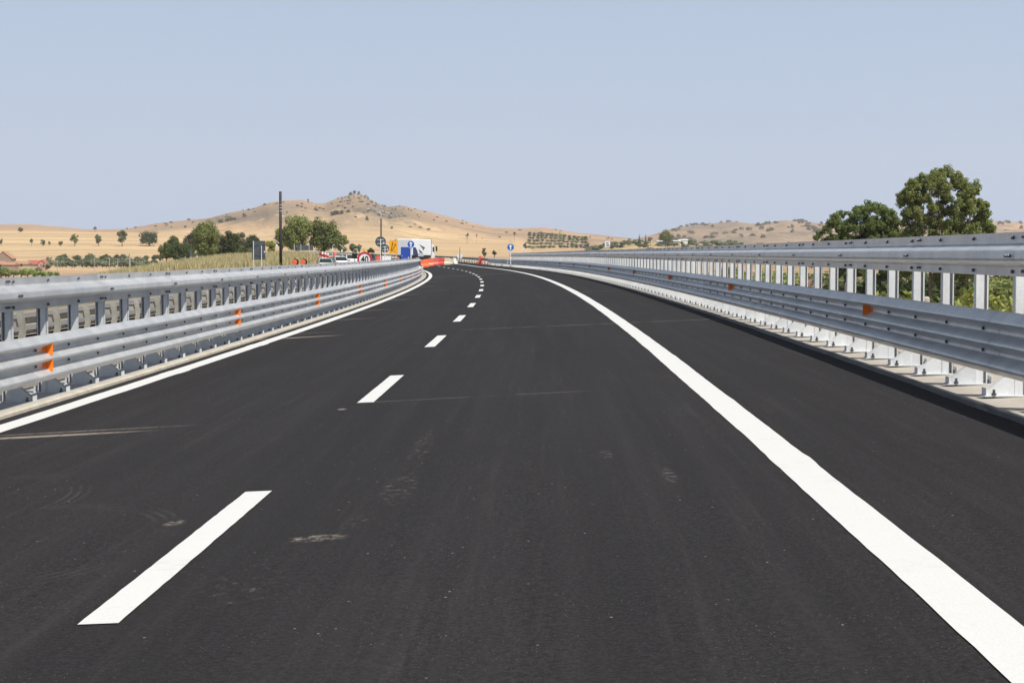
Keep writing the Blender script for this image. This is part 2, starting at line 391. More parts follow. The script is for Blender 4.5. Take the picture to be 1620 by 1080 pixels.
def terrain(x, y):
    x = np.atleast_1d(np.asarray(x, float)); y = np.atleast_1d(np.asarray(y, float))
    Yf = np.maximum(y, 600.); px = 810 + 2800 * x / np.maximum(y, 60.); px = np.clip(px, -1500, 3000)
    knots = [600, 800, 1000, 1500]
    cols = [np.interp(px, PXK, YI[k]) for k in knots]
    rr = np.interp(px, RPX, RR); ry = np.interp(px, RPX, RY)
    ry = ry
    zimg = np.zeros_like(px)
    zz = [(404.5 - c) * k / 2800 for c, k in zip(cols, knots)]
    zr = (404.5 - ry) * rr / 2800
    z = np.where(Yf < 800, zz[0] + (zz[1] - zz[0]) * (Yf - 600) / 200, 0)
    z = np.where((Yf >= 800) & (Yf < 1000), zz[1] + (zz[2] - zz[1]) * (Yf - 800) / 200, z)
    z = np.where((Yf >= 1000) & (Yf < 1500), zz[2] + (zz[3] - zz[2]) * (Yf - 1000) / 500, z)
    t_ = np.clip((Yf - 1500) / (rr - 1500), 0, 1); tt = t_ ** 1.15 * .55 + (np.sin(t_ * math.pi / 2)) * .45
    z = np.where((Yf >= 1500), zz[3] + (zr - zz[3]) * tt, z)
    hillm = sstep(zr - zz[3], 10, 60)
    # relief on the slopes, vanishing at the crest line so that the skyline keeps its outline
    env = np.sin(np.clip(t_, 0, 1) * math.pi) ** .6 * (Yf < rr) * (Yf > 1500)
    rel = fbm(x, y, 260, 11, 5, True) * 32 + fbm(x, y, 80, 31, 4) * 8
    z = z + rel * env * (.05 + .95 * hillm) * (1 - .95 * np.exp(-((px - 880) / 75.) ** 4) * (Yf < 2050))
    cap = (404.5 - ry) / 2800 * Yf - .012 * (rr - Yf) - .3
    z = np.where((Yf > 1560) & (Yf < rr), np.minimum(z, cap), z)
    z = np.where(Yf > rr, z - (Yf - rr) * .16, z)
    # farther range on the right
    z2r = (404.5 - np.interp(px, R2PX, R2Y)) * 3900 / 2800
    t2 = np.clip((Yf - 2500) / 1400, 0, 1)
    z2 = -6 + (z2r + 6) * (t2 ** 1.1 * .5 + np.sin(t2 * math.pi / 2) * .5) + (fbm(x, y, 480, 51, 4, True) * 15 + fbm(x, y, 110, 57, 3) * 5) * np.sin(t2 * math.pi) ** .7
    z2 = np.where(Yf > 3900, z2 - (Yf - 3900) * .12, z2)
    z = np.where(Yf > 2400, np.maximum(z, z2), z)
    z = np.maximum(z, -14)
    z += fbm(x, y, 120, 5, 3) * 1.2 * sstep(y, 650, 900) * (Yf < 1600)
    # near ground
    z600 = zz[0]
    zn = -6.6 + fbm(x, y, 22, 3, 3) * .35 + fbm(x, y, 5, 8, 2) * .12
    t_ = sstep(y, 250, 600)
    near = zn * (1 - t_) + z600 * t_
    z = np.where(y < 600, near, z)
    # road embankment
    s = np.interp(y, _y, SS); xc = np.interp(y, _y, _x); zc = np.interp(y, _y, _z); bk = np.interp(y, _y, _b)
    o = x - xc
    top = zc + np.clip(o, -26, 6) * bk - .22
    rightedge = 6.3
    e_r = np.where(o > rightedge, top - (o - rightedge) * .42, top)
    e_l = np.where(o < -25, top - (-25 - o) * .35, e_r)
    beyond = sstep(s, 168, 182) * (y < 520)
    embR = np.where(o > -7.2, np.where(beyond > .5, e_l, -99), e_l)
    embR = np.where((o > -7.2) & (s < 182) & (s > 160), np.where(o > rightedge, zn, zn + (top - zn) * sstep(s, 168, 182)), embR)
    lim = (y < 470) & (y > -80)
    fade = sstep(y, 470, 400)
    z = np.where(lim, np.maximum(z, embR * fade + (1 - fade) * z), z)
    # grassy mound left of the far road
    mx = np.array([-120, -60, -52, -45, -40, -36, -30, -26, -24.2, -22, -20.5, 60]); mz = np.array([-14, -5, -3, -1.5, -.6, .0, .35, .3, .05, -.9, -3, -14])
    xs = x - np.interp(y, [120, 220, 300], [3.5, 0, -8])
    mo = np.interp(xs, mx, mz) - np.abs(y - 222) * .020 - .35
    z = np.where((y > 130) & (y < 330), np.maximum(z, mo), z)
    # never above the carriageways
    oc = np.interp(s, [0, 60, 180, 280, 470], [-17, -15, -11.5, -9.5, -8])
    cut = (np.abs(o - oc) < 4.6) & (y < 480) & (y > -60)
    z = np.where(cut, np.minimum(z, zc + o * bk - .12), z)
    cut = (o > -3.8) & (o < 5.9) & (y < 480) & (y > -60)
    z = np.where(cut, np.minimum(z, zc + o * bk - .12), z)
    return z
def TZ(x, y): return float(terrain(x, y)[0])
def build_terrain():
    ys = np.concatenate([np.linspace(-70, 10, 9), np.linspace(12, 330, 190), np.linspace(333, 600, 70), np.geomspace(606, 4300, 270), np.geomspace(4350, 7000, 12)])
    us = np.concatenate([np.linspace(-2.4, -.75, 26), np.linspace(-.72, -.36, 60), np.linspace(-.355, .345, 470), np.linspace(.35, .75, 50), np.linspace(.78, 2.4, 26)])
    Yg, Ug = np.meshgrid(ys, us, indexing='ij')
    Xg = Ug * (np.abs(Yg) + 60 * np.exp(-np.maximum(Yg, 0) / 60.) + 15)
    Zg = terrain(Xg.ravel(), Yg.ravel()).reshape(Xg.shape)
    co = np.stack([Xg, Yg, Zg], -1).reshape(-1, 3)
    ny, nu = Xg.shape; idx = np.arange(ny * nu).reshape(ny, nu)
    fs = np.stack([idx[:-1, :-1], idx[:-1, 1:], idx[1:, 1:], idx[1:, :-1]], -1).reshape(-1, 4)
    me = bpy.data.meshes.new('terrain'); me.vertices.add(len(co)); me.vertices.foreach_set('co', co.ravel())
    me.loops.add(fs.size); me.loops.foreach_set('vertex_index', fs.ravel())
    me.polygons.add(len(fs)); me.polygons.foreach_set('loop_start', np.arange(0, fs.size, 4)); me.polygons.foreach_set('loop_total', np.full(len(fs), 4))
    me.polygons.foreach_set('use_smooth', np.ones(len(fs), bool)); me.update(); me.validate()
    # land-cover masks: r = golden stubble, g = green ground cover, b = scrub / rock
    X = co[:, 0]; Y = co[:, 1]; px = 810 + 2800 * X / np.maximum(Y, 60)
    gold = sstep(px, 1000, 700) * sstep(Y, 620, 760) * sstep(Y, 1900, 1500) * (.6 + .4 * (fbm(X, Y, 160, 91, 3) > -.1))
    gold = np.maximum(gold, .8 * sstep(Y, 700, 900) * (px < 1050) * (Y < 1500))
    rdg = fbm(X, Y, 260, 11, 4, True)
    pyv = 404.5 - 2800 * co[:, 2] / np.maximum(Y, 100)
    crag = 1.3 * np.exp(-((px - 598) / 48) ** 2 - ((pyv - 345) / 20) ** 2) + .9 * np.exp(-((px - 525) / 30) ** 2 - ((pyv - 355) / 9) ** 2) + .7 * np.exp(-((px - 430) / 45) ** 2 - ((pyv - 341) / 12) ** 2) + .8 * np.exp(-((px - 365) / 40) ** 2 - ((pyv - 348) / 6) ** 2)
    scrub = sstep(Y, 1500, 1700) * np.clip(.40 * sstep(rdg, .05, .5) + .85 * crag + .45 * (px > 1000) * sstep(fbm(X, Y, 240, 61, 3), -.1, .35), 0, 1)
    scrub = np.maximum(scrub, .75 * (Y > 3000) * np.exp(-((px - 1150) / 60) ** 2) * sstep(pyv, 376, 366))
    green = sstep(fbm(X, Y, 30, 21, 3), -.15, .3) * sstep(Y, 500, 300) * .8
    green = np.maximum(green, .45 * (Y > 600) * (Y < 1500) * sstep(px, 800, 960) * sstep(fbm(X, Y, 90, 23, 3), -.3, .2))
    green = np.where((Y > 600) & (px < 820), green * .2, green)
    far = sstep(Y, 2500, 3200)
    ca = me.color_attributes.new('cover', 'FLOAT_COLOR', 'POINT')
    ca.data.foreach_set('color', np.stack([gold, green, scrub, far], -1).ravel())
    o = bpy.data.objects.new('terrain', me); COL.objects.link(o); o['kind'] = 'structure'
    m = mat('dry_land', (.4, .3, .2), .95, 0, .1); t = NT(m); me.materials.append(m)
    at = t.new("ShaderNodeAttribute", attribute_name='cover'); sp = t.new("ShaderNodeSeparateColor"); t.link(at.outputs['Color'], sp.inputs[0])
    p = t.pos(); n1 = t.noise(p, .004, 6, .6); n2 = t.noise(p, .03, 6, .65); n3 = t.noise(p, .3, 5, .7); n4 = t.noise(p, 3.0, 5, .7)
    band = t.noise(t.pos((.25, 2.6, 4)), .012, 5, .6)
    c = t.mix(t.sm(n1, .35, .65), (.40, .262, .165), (.49, .335, .205))
    c = t.mix(t.math('MULTIPLY', t.sm(n2, .42, .62), .65), c, (.30, .205, .145))
    n5 = t.noise(p, .011, 7, .72); c = t.mix(t.math('MULTIPLY', t.sm(n5, .50, .66), .55), c, (.56, .42, .28)); c = t.mix(t.math('MULTIPLY', t.sm(t.noise(t.pos((.5, 2.2, 5)), .05, 6, .75), .53, .64), .6), c, (.23, .17, .125))
    gold = t.mix(t.sm(band, .38, .62), (.60, .445, .25), (.46, .32, .185))
    gold = t.mix(t.math('MULTIPLY', t.sm(t.noise(t.pos((.4, 3, 6)), .03, 5, .7), .52, .68), .65), gold, (.34, .25, .15))
    c = t.mix(sp.outputs[0], c, gold)
    near = t.mix(t.sm(n4, .3, .7), (.33, .25, .12), (.24, .17, .10))
    gr = t.mix(t.sm(n3, .4, .65), (.12, .14, .045), (.22, .21, .085))
    gr = t.mix(t.math('MULTIPLY', t.sm(n4, .5, .7), .5), gr, (.07, .085, .03))
    c = t.mix(t.math('MULTIPLY', sp.outputs[1], .9), c, gr)
    scn = t.math('MULTIPLY', sp.outputs[2], t.sm(t.noise(p, .045, 7, .78), .36, .50))
    c = t.mix(scn, c, t.mix(t.sm(n3, .3, .7), (.12, .11, .085), (.22, .185, .145)))
    # dots of scrub
    vo = t.vor(p, .055); d = t.math('MULTIPLY', t.math('LESS_THAN', vo.outputs['Distance'], .2), t.sm(n1, .42, .6))
    sepp = t.new("ShaderNodeSeparateXYZ"); t.link(p, sepp.inputs[0])
    farm = t.sm(sepp.outputs[1], 1500, 1700)
    c = t.mix(t.math('MULTIPLY', t.math('MULTIPLY', d, farm), .5), c, (.13, .12, .075))
    vo = t.vor(p, .038); d = t.math('MULTIPLY', t.math('LESS_THAN', vo.outputs['Distance'], .30), t.sm(t.noise(p, .006, 3), .40, .52))
    c = t.mix(t.math('MULTIPLY', t.math('MULTIPLY', d, t.sm(sepp.outputs[1], 2600, 2900)), .65), c, (.12, .125, .08))
    nearm = t.sm(sepp.outputs[1], 480, 330)
    c = t.mix(t.math('MULTIPLY', nearm, t.math('SUBTRACT', 1, sp.outputs[1])), c, near)
    t.color(c)
    bh = t.math('ADD', t.math('MULTIPLY', n2, 6), t.math('ADD', n3, t.math('MULTIPLY', n4, .2)))
    t.bump(bh, .5, 1.5)
    return o
build_terrain()

# ------------------------------------------------------------------ carriageways, decks, kerbs
road = ribbon('road', -30, 176, [EL - .01, -2.4, -1, .4, 1.8, 3.2, 4.3, ER + .012], M['asphalt'])
road2 = ribbon('road', 176, 460, lambda s: [EL - .01 - min(1, max(0, (s - 176) / 30)) * 4.5, -2.4, -1, .4, 1.8, 3.2, 4.3, ER + .3], M['asphalt'])
def oc(s): return float(np.interp(s, [0, 60, 180, 280, 470], [-17, -15, -11.5, -9.5, -8]))
ribbon('far_carriageway', -30, 460, lambda s: [oc(s) - 4.0, oc(s), oc(s) + (4.0 if s < 180 else 1.2)], M['asphalt_old'], h=-.04)
ribbon('median_shade_soil', -20, 180, lambda s: [-13.0, -10, -7.0], mat('shade_toned_soil', (.13, .09, .06), .95), h=-.17, ds=2)  # median soil, coloured darker in place of the shadows the rails cast
ribbon('far_carriageway_edge_line', -30, 460, lambda s: [oc(s) - 3.6, oc(s) - 3.42], M['paint'], h=-.03)
rg = random.Random(5)
def edge_line(name, o, wd, s1, seed, bumps=()):
    r_ = random.Random(seed); st = {'a': 0., 'b': 0.}
    def f(s):
        st['a'] = st['a'] * .8 + r_.uniform(-.0035, .0035); st['b'] = st['b'] * .8 + r_.uniform(-.0035, .0035)
        e = sum(a * math.exp(-((s - c) / w_) ** 2) for c, w_, a in bumps)
        e2 = sum(a * (1 if c - w_ < s < c + w_ else 0) for c, w_, a in bumps)
        return [o - wd / 2 + st['a'] - e2 * .6, o + wd / 2 + st['b'] + e2]
    return ribbon(name, 1.0, s1, f, M['paint'], h=.005, ds=.25)
edge_line('right_edge_line', OR_, .245, 400, 1, ((11.35, .25, .011),))
edge_line('left_edge_line', OL_, .26, 205, 2, ((31.5, .5, .03), (24.2, .4, .02)))
k = 0
while 7.0 + 10.53 * k < 225:
    s = 7.0 + 10.53 * k
    ribbon('lane_dash', s, s + 3.95, [-.083, .083], M['paint'], h=.005, ds=.12 if k < 4 else .5, jitter=.0022 if k < 4 else 0, rng=random.Random(k))
    k += 1

def deck(name, s0, s1, prof, m, ds=1.5):
    """closed profile [(o,h)] swept along the road"""
    mb = MB(); n = int((s1 - s0) / ds) + 1; k_ = len(prof); vs = []
    for i in range(n):
        s = s0 + (s1 - s0) * i / (n - 1)
        for o, h in prof: vs.append(P(s, o, h))
    fs = [(i * k_ + j, i * k_ + (j + 1) % k_, (i + 1) * k_ + (j + 1) % k_, (i + 1) * k_ + j) for i in range(n - 1) for j in range(k_)]
    fs += [tuple(range(k_)), tuple(range((n - 1) * k_, n * k_))[::-1]]
    mb.add(vs, fs); o = mb.build(name, m); fix_normals(o.data); o['kind'] = 'structure'; return o
deck('viaduct_deck', -30, 180, [(-4.75, -.004), (-3.76, -.004), (-3.7, -.03), (5.345, -.03), (5.36, -.004), (6.35, -.004), (6.35, -.45), (5.6, -.7), (5.2, -1.3), (-3.6, -1.3), (-4.1, -.7), (-4.75, -.45)], M['conc'])
deck('left_kerb', -30, 176, [(EL - .16, -.02), (EL - .155, .035), (EL - .13, .05), (EL - .045, .05), (EL - .015, .03), (EL - .012, -.02)], M['kerb'], .7)
ribbon('left_kerb_apron', -30, 176, [-4.73, EL - .17], M['conc_grey'], h=.004)
# tar joint along the right edge, uneven
r_ = random.Random(9); mb = MB(); n = 560; vs = []; a = 0
for i in range(n):
    s = 4 + i * .3; a = a * .85 + r_.uniform(-.008, .008); hh = .004 + abs(r_.gauss(0, .007))
    for o, h in ((ER - .055 + a, .0015), (ER - .02 + a, .012 + hh), (ER + .03 + a, .010 + hh * .6), (ER + .055 + a, .002)): vs.append(P(s, o, h))
mb.add(vs, [(i * 4 + j, i * 4 + j + 1, i * 4 + j + 5, i * 4 + j + 4) for i in range(n - 1) for j in range(3)])
o = mb.build('tar_joint', M['tar']); o['kind'] = 'structure'
# bridge piers so the deck stands on something
for s in (8, 44, 80, 116, 152):
    for oo in (-2.2, 3.8):
        a = P(s, oo, -1.25); g = TZ(a.x, a.y) - .6
        o = MB().tube((a.x, a.y, g), a, .55, .55, 20).build('viaduct_pier', M['conc_grey'], smooth=False)
        tag(o, 'round grey concrete pier holding up the viaduct deck', 'pier', 'round piers under the viaduct deck')

# ------------------------------------------------------------------ bridge barriers
def smooth_profile(pts, seg=3, r=.012):
    out = [pts[0]]
    for i in range(1, len(pts) - 1):
        p0, p1, p2 = map(Vector, (pts[i - 1], pts[i], pts[i + 1]))
        a = p1 + (p0 - p1).normalized() * min(r, (p0 - p1).length * .45); b = p1 + (p2 - p1).normalized() * min(r, (p2 - p1).length * .45)
        for k in range(seg + 1):
            t_ = k / seg; out.append(tuple(a.lerp(p1, t_).lerp(p1.lerp(b, t_), t_)))
    out.append(pts[-1]); return out
TOP = smooth_profile([(0.012, 1.40), (0.012, 1.305), (.115, 1.262), (.15, 1.245), (.155, 1.165), (.13, 1.145), (.012, 1.115), (.012, 1.025)], 3, .014)
WAVE = smooth_profile([(.02, .742), (.045, .738), (.125, .668), (.125, .645), (.03, .605), (.03, .560), (.125, .485), (.125, .462), (.03, .422), (.03, .380), (.125, .302), (.125, .278), (.05, .218), (.02, .216)], 3, .016)
def rail_seg(name, s0, s1, base_o, sgn, prof, a0, parent, m=None, lift=0.0, ds=1.4, thick=.004, z0=0.):
    n = max(2, int((s1 - s0) / ds) + 2); vs = []; k_ = len(prof)
    x, y, z, p, b = fr(s0)
    org = P(s0, base_o)
    for i in range(n):
        s = s0 + (s1 - s0) * i / (n - 1); q = P(s, base_o)
        x, y, z, p, b = fr(s); nx, ny = math.cos(p) * sgn, -math.sin(p) * sgn
        for a, h in prof:
            vs.append((q.x + nx * (a + a0 + lift) - org.x, q.y + ny * (a + a0 + lift) - org.y, q.z + h + z0 - org.z))
    fs = [(i * k_ + j, i * k_ + j + 1, (i + 1) * k_ + j + 1, (i + 1) * k_ + j) for i in range(n - 1) for j in range(k_ - 1)]
    mbr = MB().add(vs, fs)
    if name == 'top_rail':     # groups of three splice bolts near the joint
        for ds_ in (.09, .145, .20):
            s = s0 + ds_; q = P(s, base_o) - org; x, y, z, p, b = fr(s); nx, ny = math.cos(p) * sgn, -math.sin(p) * sgn
            for a, h in ((.155, 1.20), (.012, 1.36), (.012, 1.07)):
                c0 = Vector((q.x + nx * (a + a0), q.y + ny * (a + a0), q.z + h)); mbr.tube(c0, c0 + Vector((nx, ny, 0)) * .022, .014, n=6, mi=1)
    o = mbr.build(name, [m or M['rail'], M['bolt']], parent, False, org - parent.location)
    sm = o.modifiers.new('thickness', 'SOLIDIFY'); sm.thickness = thick; sm.offset = 0
    return o
def post_meshes(sgn):
    """post at the origin; +x*sgn points to the road"""
    mb = MB(); th = .005
    pts = [(.055, .05), (.055, -.03), (-.018, -.03), (-.018, .035), (-.058, .035), (-.058, -.03), (-.048, -.03)]
    # sigma section: sweep thin wall
    def wall(a, b):
        a = Vector(a); b = Vector(b); d = (b - a).normalized(); n_ = Vector((-d.y, d.x)) * th / 2
        a2 = a - d * th / 2; b2 = b + d * th / 2
        q = [a2 + n_, b2 + n_, b2 - n_, a2 - n_]
        vs = [(c.x * sgn, c.y, .012) for c in q] + [(c.x * sgn, c.y, 1.385) for c in q]
        mb.add(vs, [(0, 1, 2, 3), (7, 6, 5, 4)] + [(i, 4 + i, 4 + (i + 1) % 4, (i + 1) % 4) for i in range(4)])
    for i in range(len(pts) - 1): wall(pts[i], pts[i + 1])
    for h in (1.355, 1.065): mb.tube((.05 * sgn, 0, h), (.090 * sgn, 0, h), .018, n=6, mi=1)
    for h in (.583, .400): mb.tube((.305 * sgn, 0, h), (.330 * sgn, 0, h), .016, n=6, mi=1); mb.tube((.03 * sgn, 0, h), (.29 * sgn, 0, h), .03, n=8, mi=0)
    post = mb.mesh('post', [M['post'], M['bolt']]); fix_normals(post)
    mb = MB()
    mb.box((.11 * sgn, .0, .007), (.42, .17, .012))
    g = [(.058, .012), (.30, .012), (.30, .050), (.275, .058), (.075, .225), (.058, .225)]
    mb.prism([(x * sgn, z) for x, z in g], -.034, -.028)
    mb.prism([(x * sgn, z) for x, z in g], .045, .051)
    mb.box((.303 * sgn, 0, .044), (.008, .15, .064))
    mb.box((-.09 * sgn, 0, .045), (.006, .14, .07))
    mb.tube((.24 * sgn, -.075, .013), (.24 * sgn, -.075, .062), .012, n=8, mi=1); mb.tube((.24 * sgn, -.075, .013), (.24 * sgn, -.075, .032), .022, n=6, mi=1)
    mb.tube((-.06 * sgn, -.065, .013), (-.06 * sgn, -.065, .05), .011, n=8, mi=1)
    base = mb.mesh('base_plate', [M['post'], M['bolt']]); fix_normals(base)
    return post, base
def bridge_barrier(label, base_o, sgn, sP, pitch, s_end, refl, refl_s0, refl_step, s_first):
    # the post line sits .055 m behind base_o so that the rails are bolted to its road face
    root = empty('bridge_guardrail', P(s_first, base_o)); L0 = root.location.copy()
    tag(root, label, 'guardrail', 'tall galvanised guardrails lining both sides of the bridge')
    post, base = post_meshes(sgn)
    # rails in lengths of three bays
    s = -6.0 + (sP % pitch); seg = pitch * 3; i = 0
    while s < s_end - .5:
        e = min(s + seg + .12, s_end)
        rail_seg('top_rail', s, e, base_o, sgn, TOP, .0, root, lift=.003 * (i % 2))
        rail_seg('wave_rail', s, e, base_o, sgn, WAVE, .225, root, lift=.003 * (i % 2))
        s += seg; i += 1
    # posts
    k0 = math.ceil((s_first - sP) / pitch); k1 = int((s_end - sP) / pitch)
    rest = MB(); n = 0
    pv = [v.co.copy() for v in post.vertices]; pf = [tuple(f.vertices) for f in post.polygons]
    bv = [v.co.copy() for v in base.vertices]; bf = [tuple(f.vertices) for f in base.polygons]
    for k in range(k0, k1 + 1):
        s = sP + pitch * k; x, y, z, p, b = fr(s); q = P(s, base_o)
        c_, s_ = math.cos(p), -math.sin(p)
        loc = Vector((q.x - sgn * .052 * c_, q.y - sgn * .052 * s_, q.z))
        if n < 100:
            o = bpy.data.objects.new('post', post); COL.objects.link(o); o.parent = root; o.location = loc - L0; o.rotation_euler = (0, 0, -p)
            o2 = bpy.data.objects.new('base_plate', base); COL.objects.link(o2); o2.parent = o
        else:
            Mx = Matrix.Translation(loc - L0) @ Matrix.Rotation(-p, 4, 'Z')
            rest.add([Mx @ v for v in pv], pf); rest.add([Mx @ v for v in bv], bf)
        n += 1
    if rest.v:
        o = rest.build('distant_posts', M['post'], root); o['kind'] = 'stuff'
    # orange reflectors sitting in the valleys of the wave rail
    mb = MB()
    q = [(.0, -.045), (.0, .045), (.095, .075), (.095, -.075)]
    mb.prism([(x * sgn, z) for x, z in q], -.004, .004, 0)
    mb.box((.004 * sgn, -.05, 0), (.006, .10, .05), mi=0)
    rm = mb.mesh('reflector', [M['orange']]); fix_normals(rm)
    s = refl_s0
    while s < s_end - 2:
        x, y, z, p, b = fr(s)
        for h in refl:
            a = .225 + .032
            q = P(s, base_o, h); loc = Vector((q.x + sgn * a * math.cos(p), q.y - sgn * a * math.sin(p), q.z))
            o = bpy.data.objects.new('reflector', rm); COL.objects.link(o); o.parent = root; o.location = loc - L0; o.rotation_euler = (0, 0, -p)
        s += refl_step
    return root
bridge_barrier('tall galvanised guardrail along the right road edge, its road side in shade', BR, -1, 15.2138, 1.3723, S_END_R, (.583,), 20.4, 14.0, 9.5)
bridge_barrier('tall galvanised guardrail along the left road edge, sunlit rails with twin orange reflectors', BL, 1, 19.7957, 1.4122, S_END_L, (.583, .400), 20.2, 13.0, 13.0)

# lower transition barrier and plain roadside guardrail after the bridge (right side)
root = empty('transition_guardrail', P(S_END_R + .4, BR)); L0 = root.location.copy()
tag(root, 'waist-high white-lit guardrail length right after the tall right barrier ends', 'guardrail')
for i in range(7):
    s = S_END_R + .4 + i * 4.1
    rail_seg('wave_rail', s, s + 4.2, BR, -1, WAVE, .225, root, lift=.003 * (i % 2), z0=.05)
lowp = MB(); lowp.box((0, 0, .36), (.10, .06, .86)); lowp.box((-.10, 0, .42), (.12, .05, .3)); lowm = lowp.mesh('post', M['post'])
i = 0
s = S_END_R + .9
while s < S_END_R + 29:
    x, y, z, p, b = fr(s); o = bpy.data.objects.new('post', lowm); COL.objects.link(o); o.parent = root; o.location = P(s, BR) - L0; o.rotation_euler = (0, 0, -p); s += 1.37
WB = smooth_profile([(.02, .75), (.08, .73), (.08, .66), (.02, .62), (.02, .58), (.08, .54), (.08, .47), (.02, .45)], 2, .015)
root = empty('roadside_guardrail', P(213, BR)); L0 = root.location.copy()
tag(root, 'low weathered guardrail curving away to the left beyond the red and white plastic blocks', 'guardrail')
s = 213
i = 0
while s < 440:
    rail_seg('rail', s, s + 8.1, BR, -1, WB, .05, root, M['old'], lift=.003 * (i % 2), ds=3); s += 8; i += 1
s = 215
while s < 440:
    x, y, z, p, b = fr(s); o = bpy.data.objects.new('post', lowm); COL.objects.link(o); o.parent = root; o.location = P(s, BR, -.05) - L0; o.rotation_euler = (0, 0, -p); o.scale = (1, 1, .9); s += 4

# old weathered barrier of the other bridge, just behind the left barrier
OLD = -5.95
root = empty('weathered_guardrail', P(16, OLD)); L0 = root.location.copy()
tag(root, 'old weathered beige guardrail with bent posts seen through the gaps of the left barrier', 'guardrail')
BOX1 = [(0, .86), (.10, .85), (.10, .75), (0, .74)]
BOX2 = [(0, .66), (.08, .65), (.08, .59), (0, .585)]
BOX3 = [(0, .49), (.08, .48), (.08, .42), (0, .415)]
s = 8; i = 0
while s < 172:
    for nm, pr in (('upper_rail', BOX1), ('middle_rail', BOX2), ('lower_rail', BOX3)):
        rail_seg(nm, s, s + 6.05, OLD, -1, pr, .32, root, M['oldr'], lift=.003 * (i % 2), ds=2, z0=-.1)
    s += 6; i += 1
mb = MB()
g = [(.0, -.1), (.08, -.1), (.08, .35), (.03, .62), (.09, .95), (.15, 1.10), (.07, 1.10), (.01, .98), (-.045, .62), (.0, .35)]
mb.prism([(-x, z) for x, z in g], -.05, -.042); mb.prism([(-x, z) for x, z in g], .042, .05)
mb.box((-.05, 0, .15), (.01, .085, .5)); mb.box((-.18, 0, .70), (.24, .05, .08)); mb.box((-.16, 0, .44), (.26, .05, .08)); mb.box((-.1, 0, -.08), (.3, .3, .03))
om = mb.mesh('post', M['old']); fix_normals(om)
n = 0; s = 16.6
while s < 172:
    x, y, z, p, b = fr(s)
    o = bpy.data.objects.new('post', om); COL.objects.link(o); o.parent = root; o.location = P(s, OLD) - L0; o.rotation_euler = (R(rg.uniform(-2, 2)), 0, -p + R(rg.uniform(-6, 6)))
    s += 1.93
deck('far_bridge_edge', 2, 178, [(-6.25, -.10), (-5.8, -.10), (-5.8, -.75), (-6.25, -.75)], M['kerb'])
o = MB().box((0, 0, 0), (.05, .09, .14)).box((0, -.003, -.055), (.052, .092, .035), mi=1).build('delineator', [M['signred'], M['signwhite']])
o.location = P(46, OLD - .46, .78); tag(o, 'small red and white delineator box on the weathered guardrail', 'delineator')

# ------------------------------------------------------------------ foliage
def leaf_cloud(name, clumps, per, size, m, seed=0, aspect=.55, outward=.6, mats=None):
    rs = np.random.RandomState(seed); C_ = []; N_ = []
    for (cx, cy, cz, r, *rz) in clumps:
        rz = rz[0] if rz else r
        n = max(3, int(per * (r ** 2)))
        d = rs.normal(size=(n, 3)); d /= np.linalg.norm(d, axis=1)[:, None]
        rad = rs.uniform(.55, 1.0, n) ** .6 * (1 + rs.normal(size=n) * .17)
        c = d * rad[:, None] * np.array([r, r, rz]) + np.array([cx, cy, cz])
        nn = d * outward + rs.normal(size=(n, 3)) * (1 - outward) ; nn[:, 2] += .25
        nn /= np.linalg.norm(nn, axis=1)[:, None]
        C_.append(c); N_.append(nn)
    C_ = np.concatenate(C_); N_ = np.concatenate(N_); n = len(C_)
    t_ = rs.normal(size=(n, 3)); u = np.cross(N_, t_); u /= np.linalg.norm(u, axis=1)[:, None] + 1e-9; v = np.cross(N_, u)
    s_ = size * rs.uniform(.6, 1.35, n)[:, None]
    co = np.stack([C_ - u * s_, C_ + v * s_ * aspect, C_ + u * s_, C_ - v * s_ * aspect], 1).reshape(-1, 3)
    me = bpy.data.meshes.new(name); me.vertices.add(n * 4); me.vertices.foreach_set('co', co.ravel())
    me.loops.add(n * 4); me.loops.foreach_set('vertex_index', np.arange(n * 4))
    me.polygons.add(n); me.polygons.foreach_set('loop_start', np.arange(0, n * 4, 4)); me.polygons.foreach_set('loop_total', np.full(n, 4))
    me.materials.append(m); me.update(); me.validate(); return me
def crown_clumps(rs, n, fill=.9, rmin=.16, rmax=.30, lobes=None, flat=0.0):
    """clumps in a unit crown: x,y in [-1,1], z in [0,1]*2-1"""
    out = []
    for i in range(n):
        while True:
            d = rs.uniform(-1, 1, 3); q = np.linalg.norm(d)
            if q < 1 and q > .45 * (i % 3 > 0): break
        r = rs.uniform(rmin, rmax)
        d = d * (1 - r * .7) * fill
        if flat and d[2] < -.3: d[2] *= .6
        out.append((d[0], d[1], d[2], r))
    return out
def trunk_mesh(name, clumps, h0, rad, m, limbs=8, seed=1, lean=0.):
    """unit space: crown centred on 0, trunk foot at z=h0"""
    r_ = random.Random(seed); mb = MB()
    fork = (lean * .3, 0, h0 + (0 - h0) * .55)
    mb.tube((0, 0, h0), fork, rad, rad * .72, 9)
    cs = sorted(clumps, key=lambda c: -c[3])[:limbs]
    for c in cs:
        mid = Vector(fork).lerp(Vector(c[:3]), .5) + Vector((r_.uniform(-.06, .06), r_.uniform(-.06, .06), -.04))
        mb.tube(fork, mid, rad * .5, rad * .3, 6); mb.tube(mid, c[:3], rad * .3, rad * .1, 6)
    return mb.mesh(name, m, True)
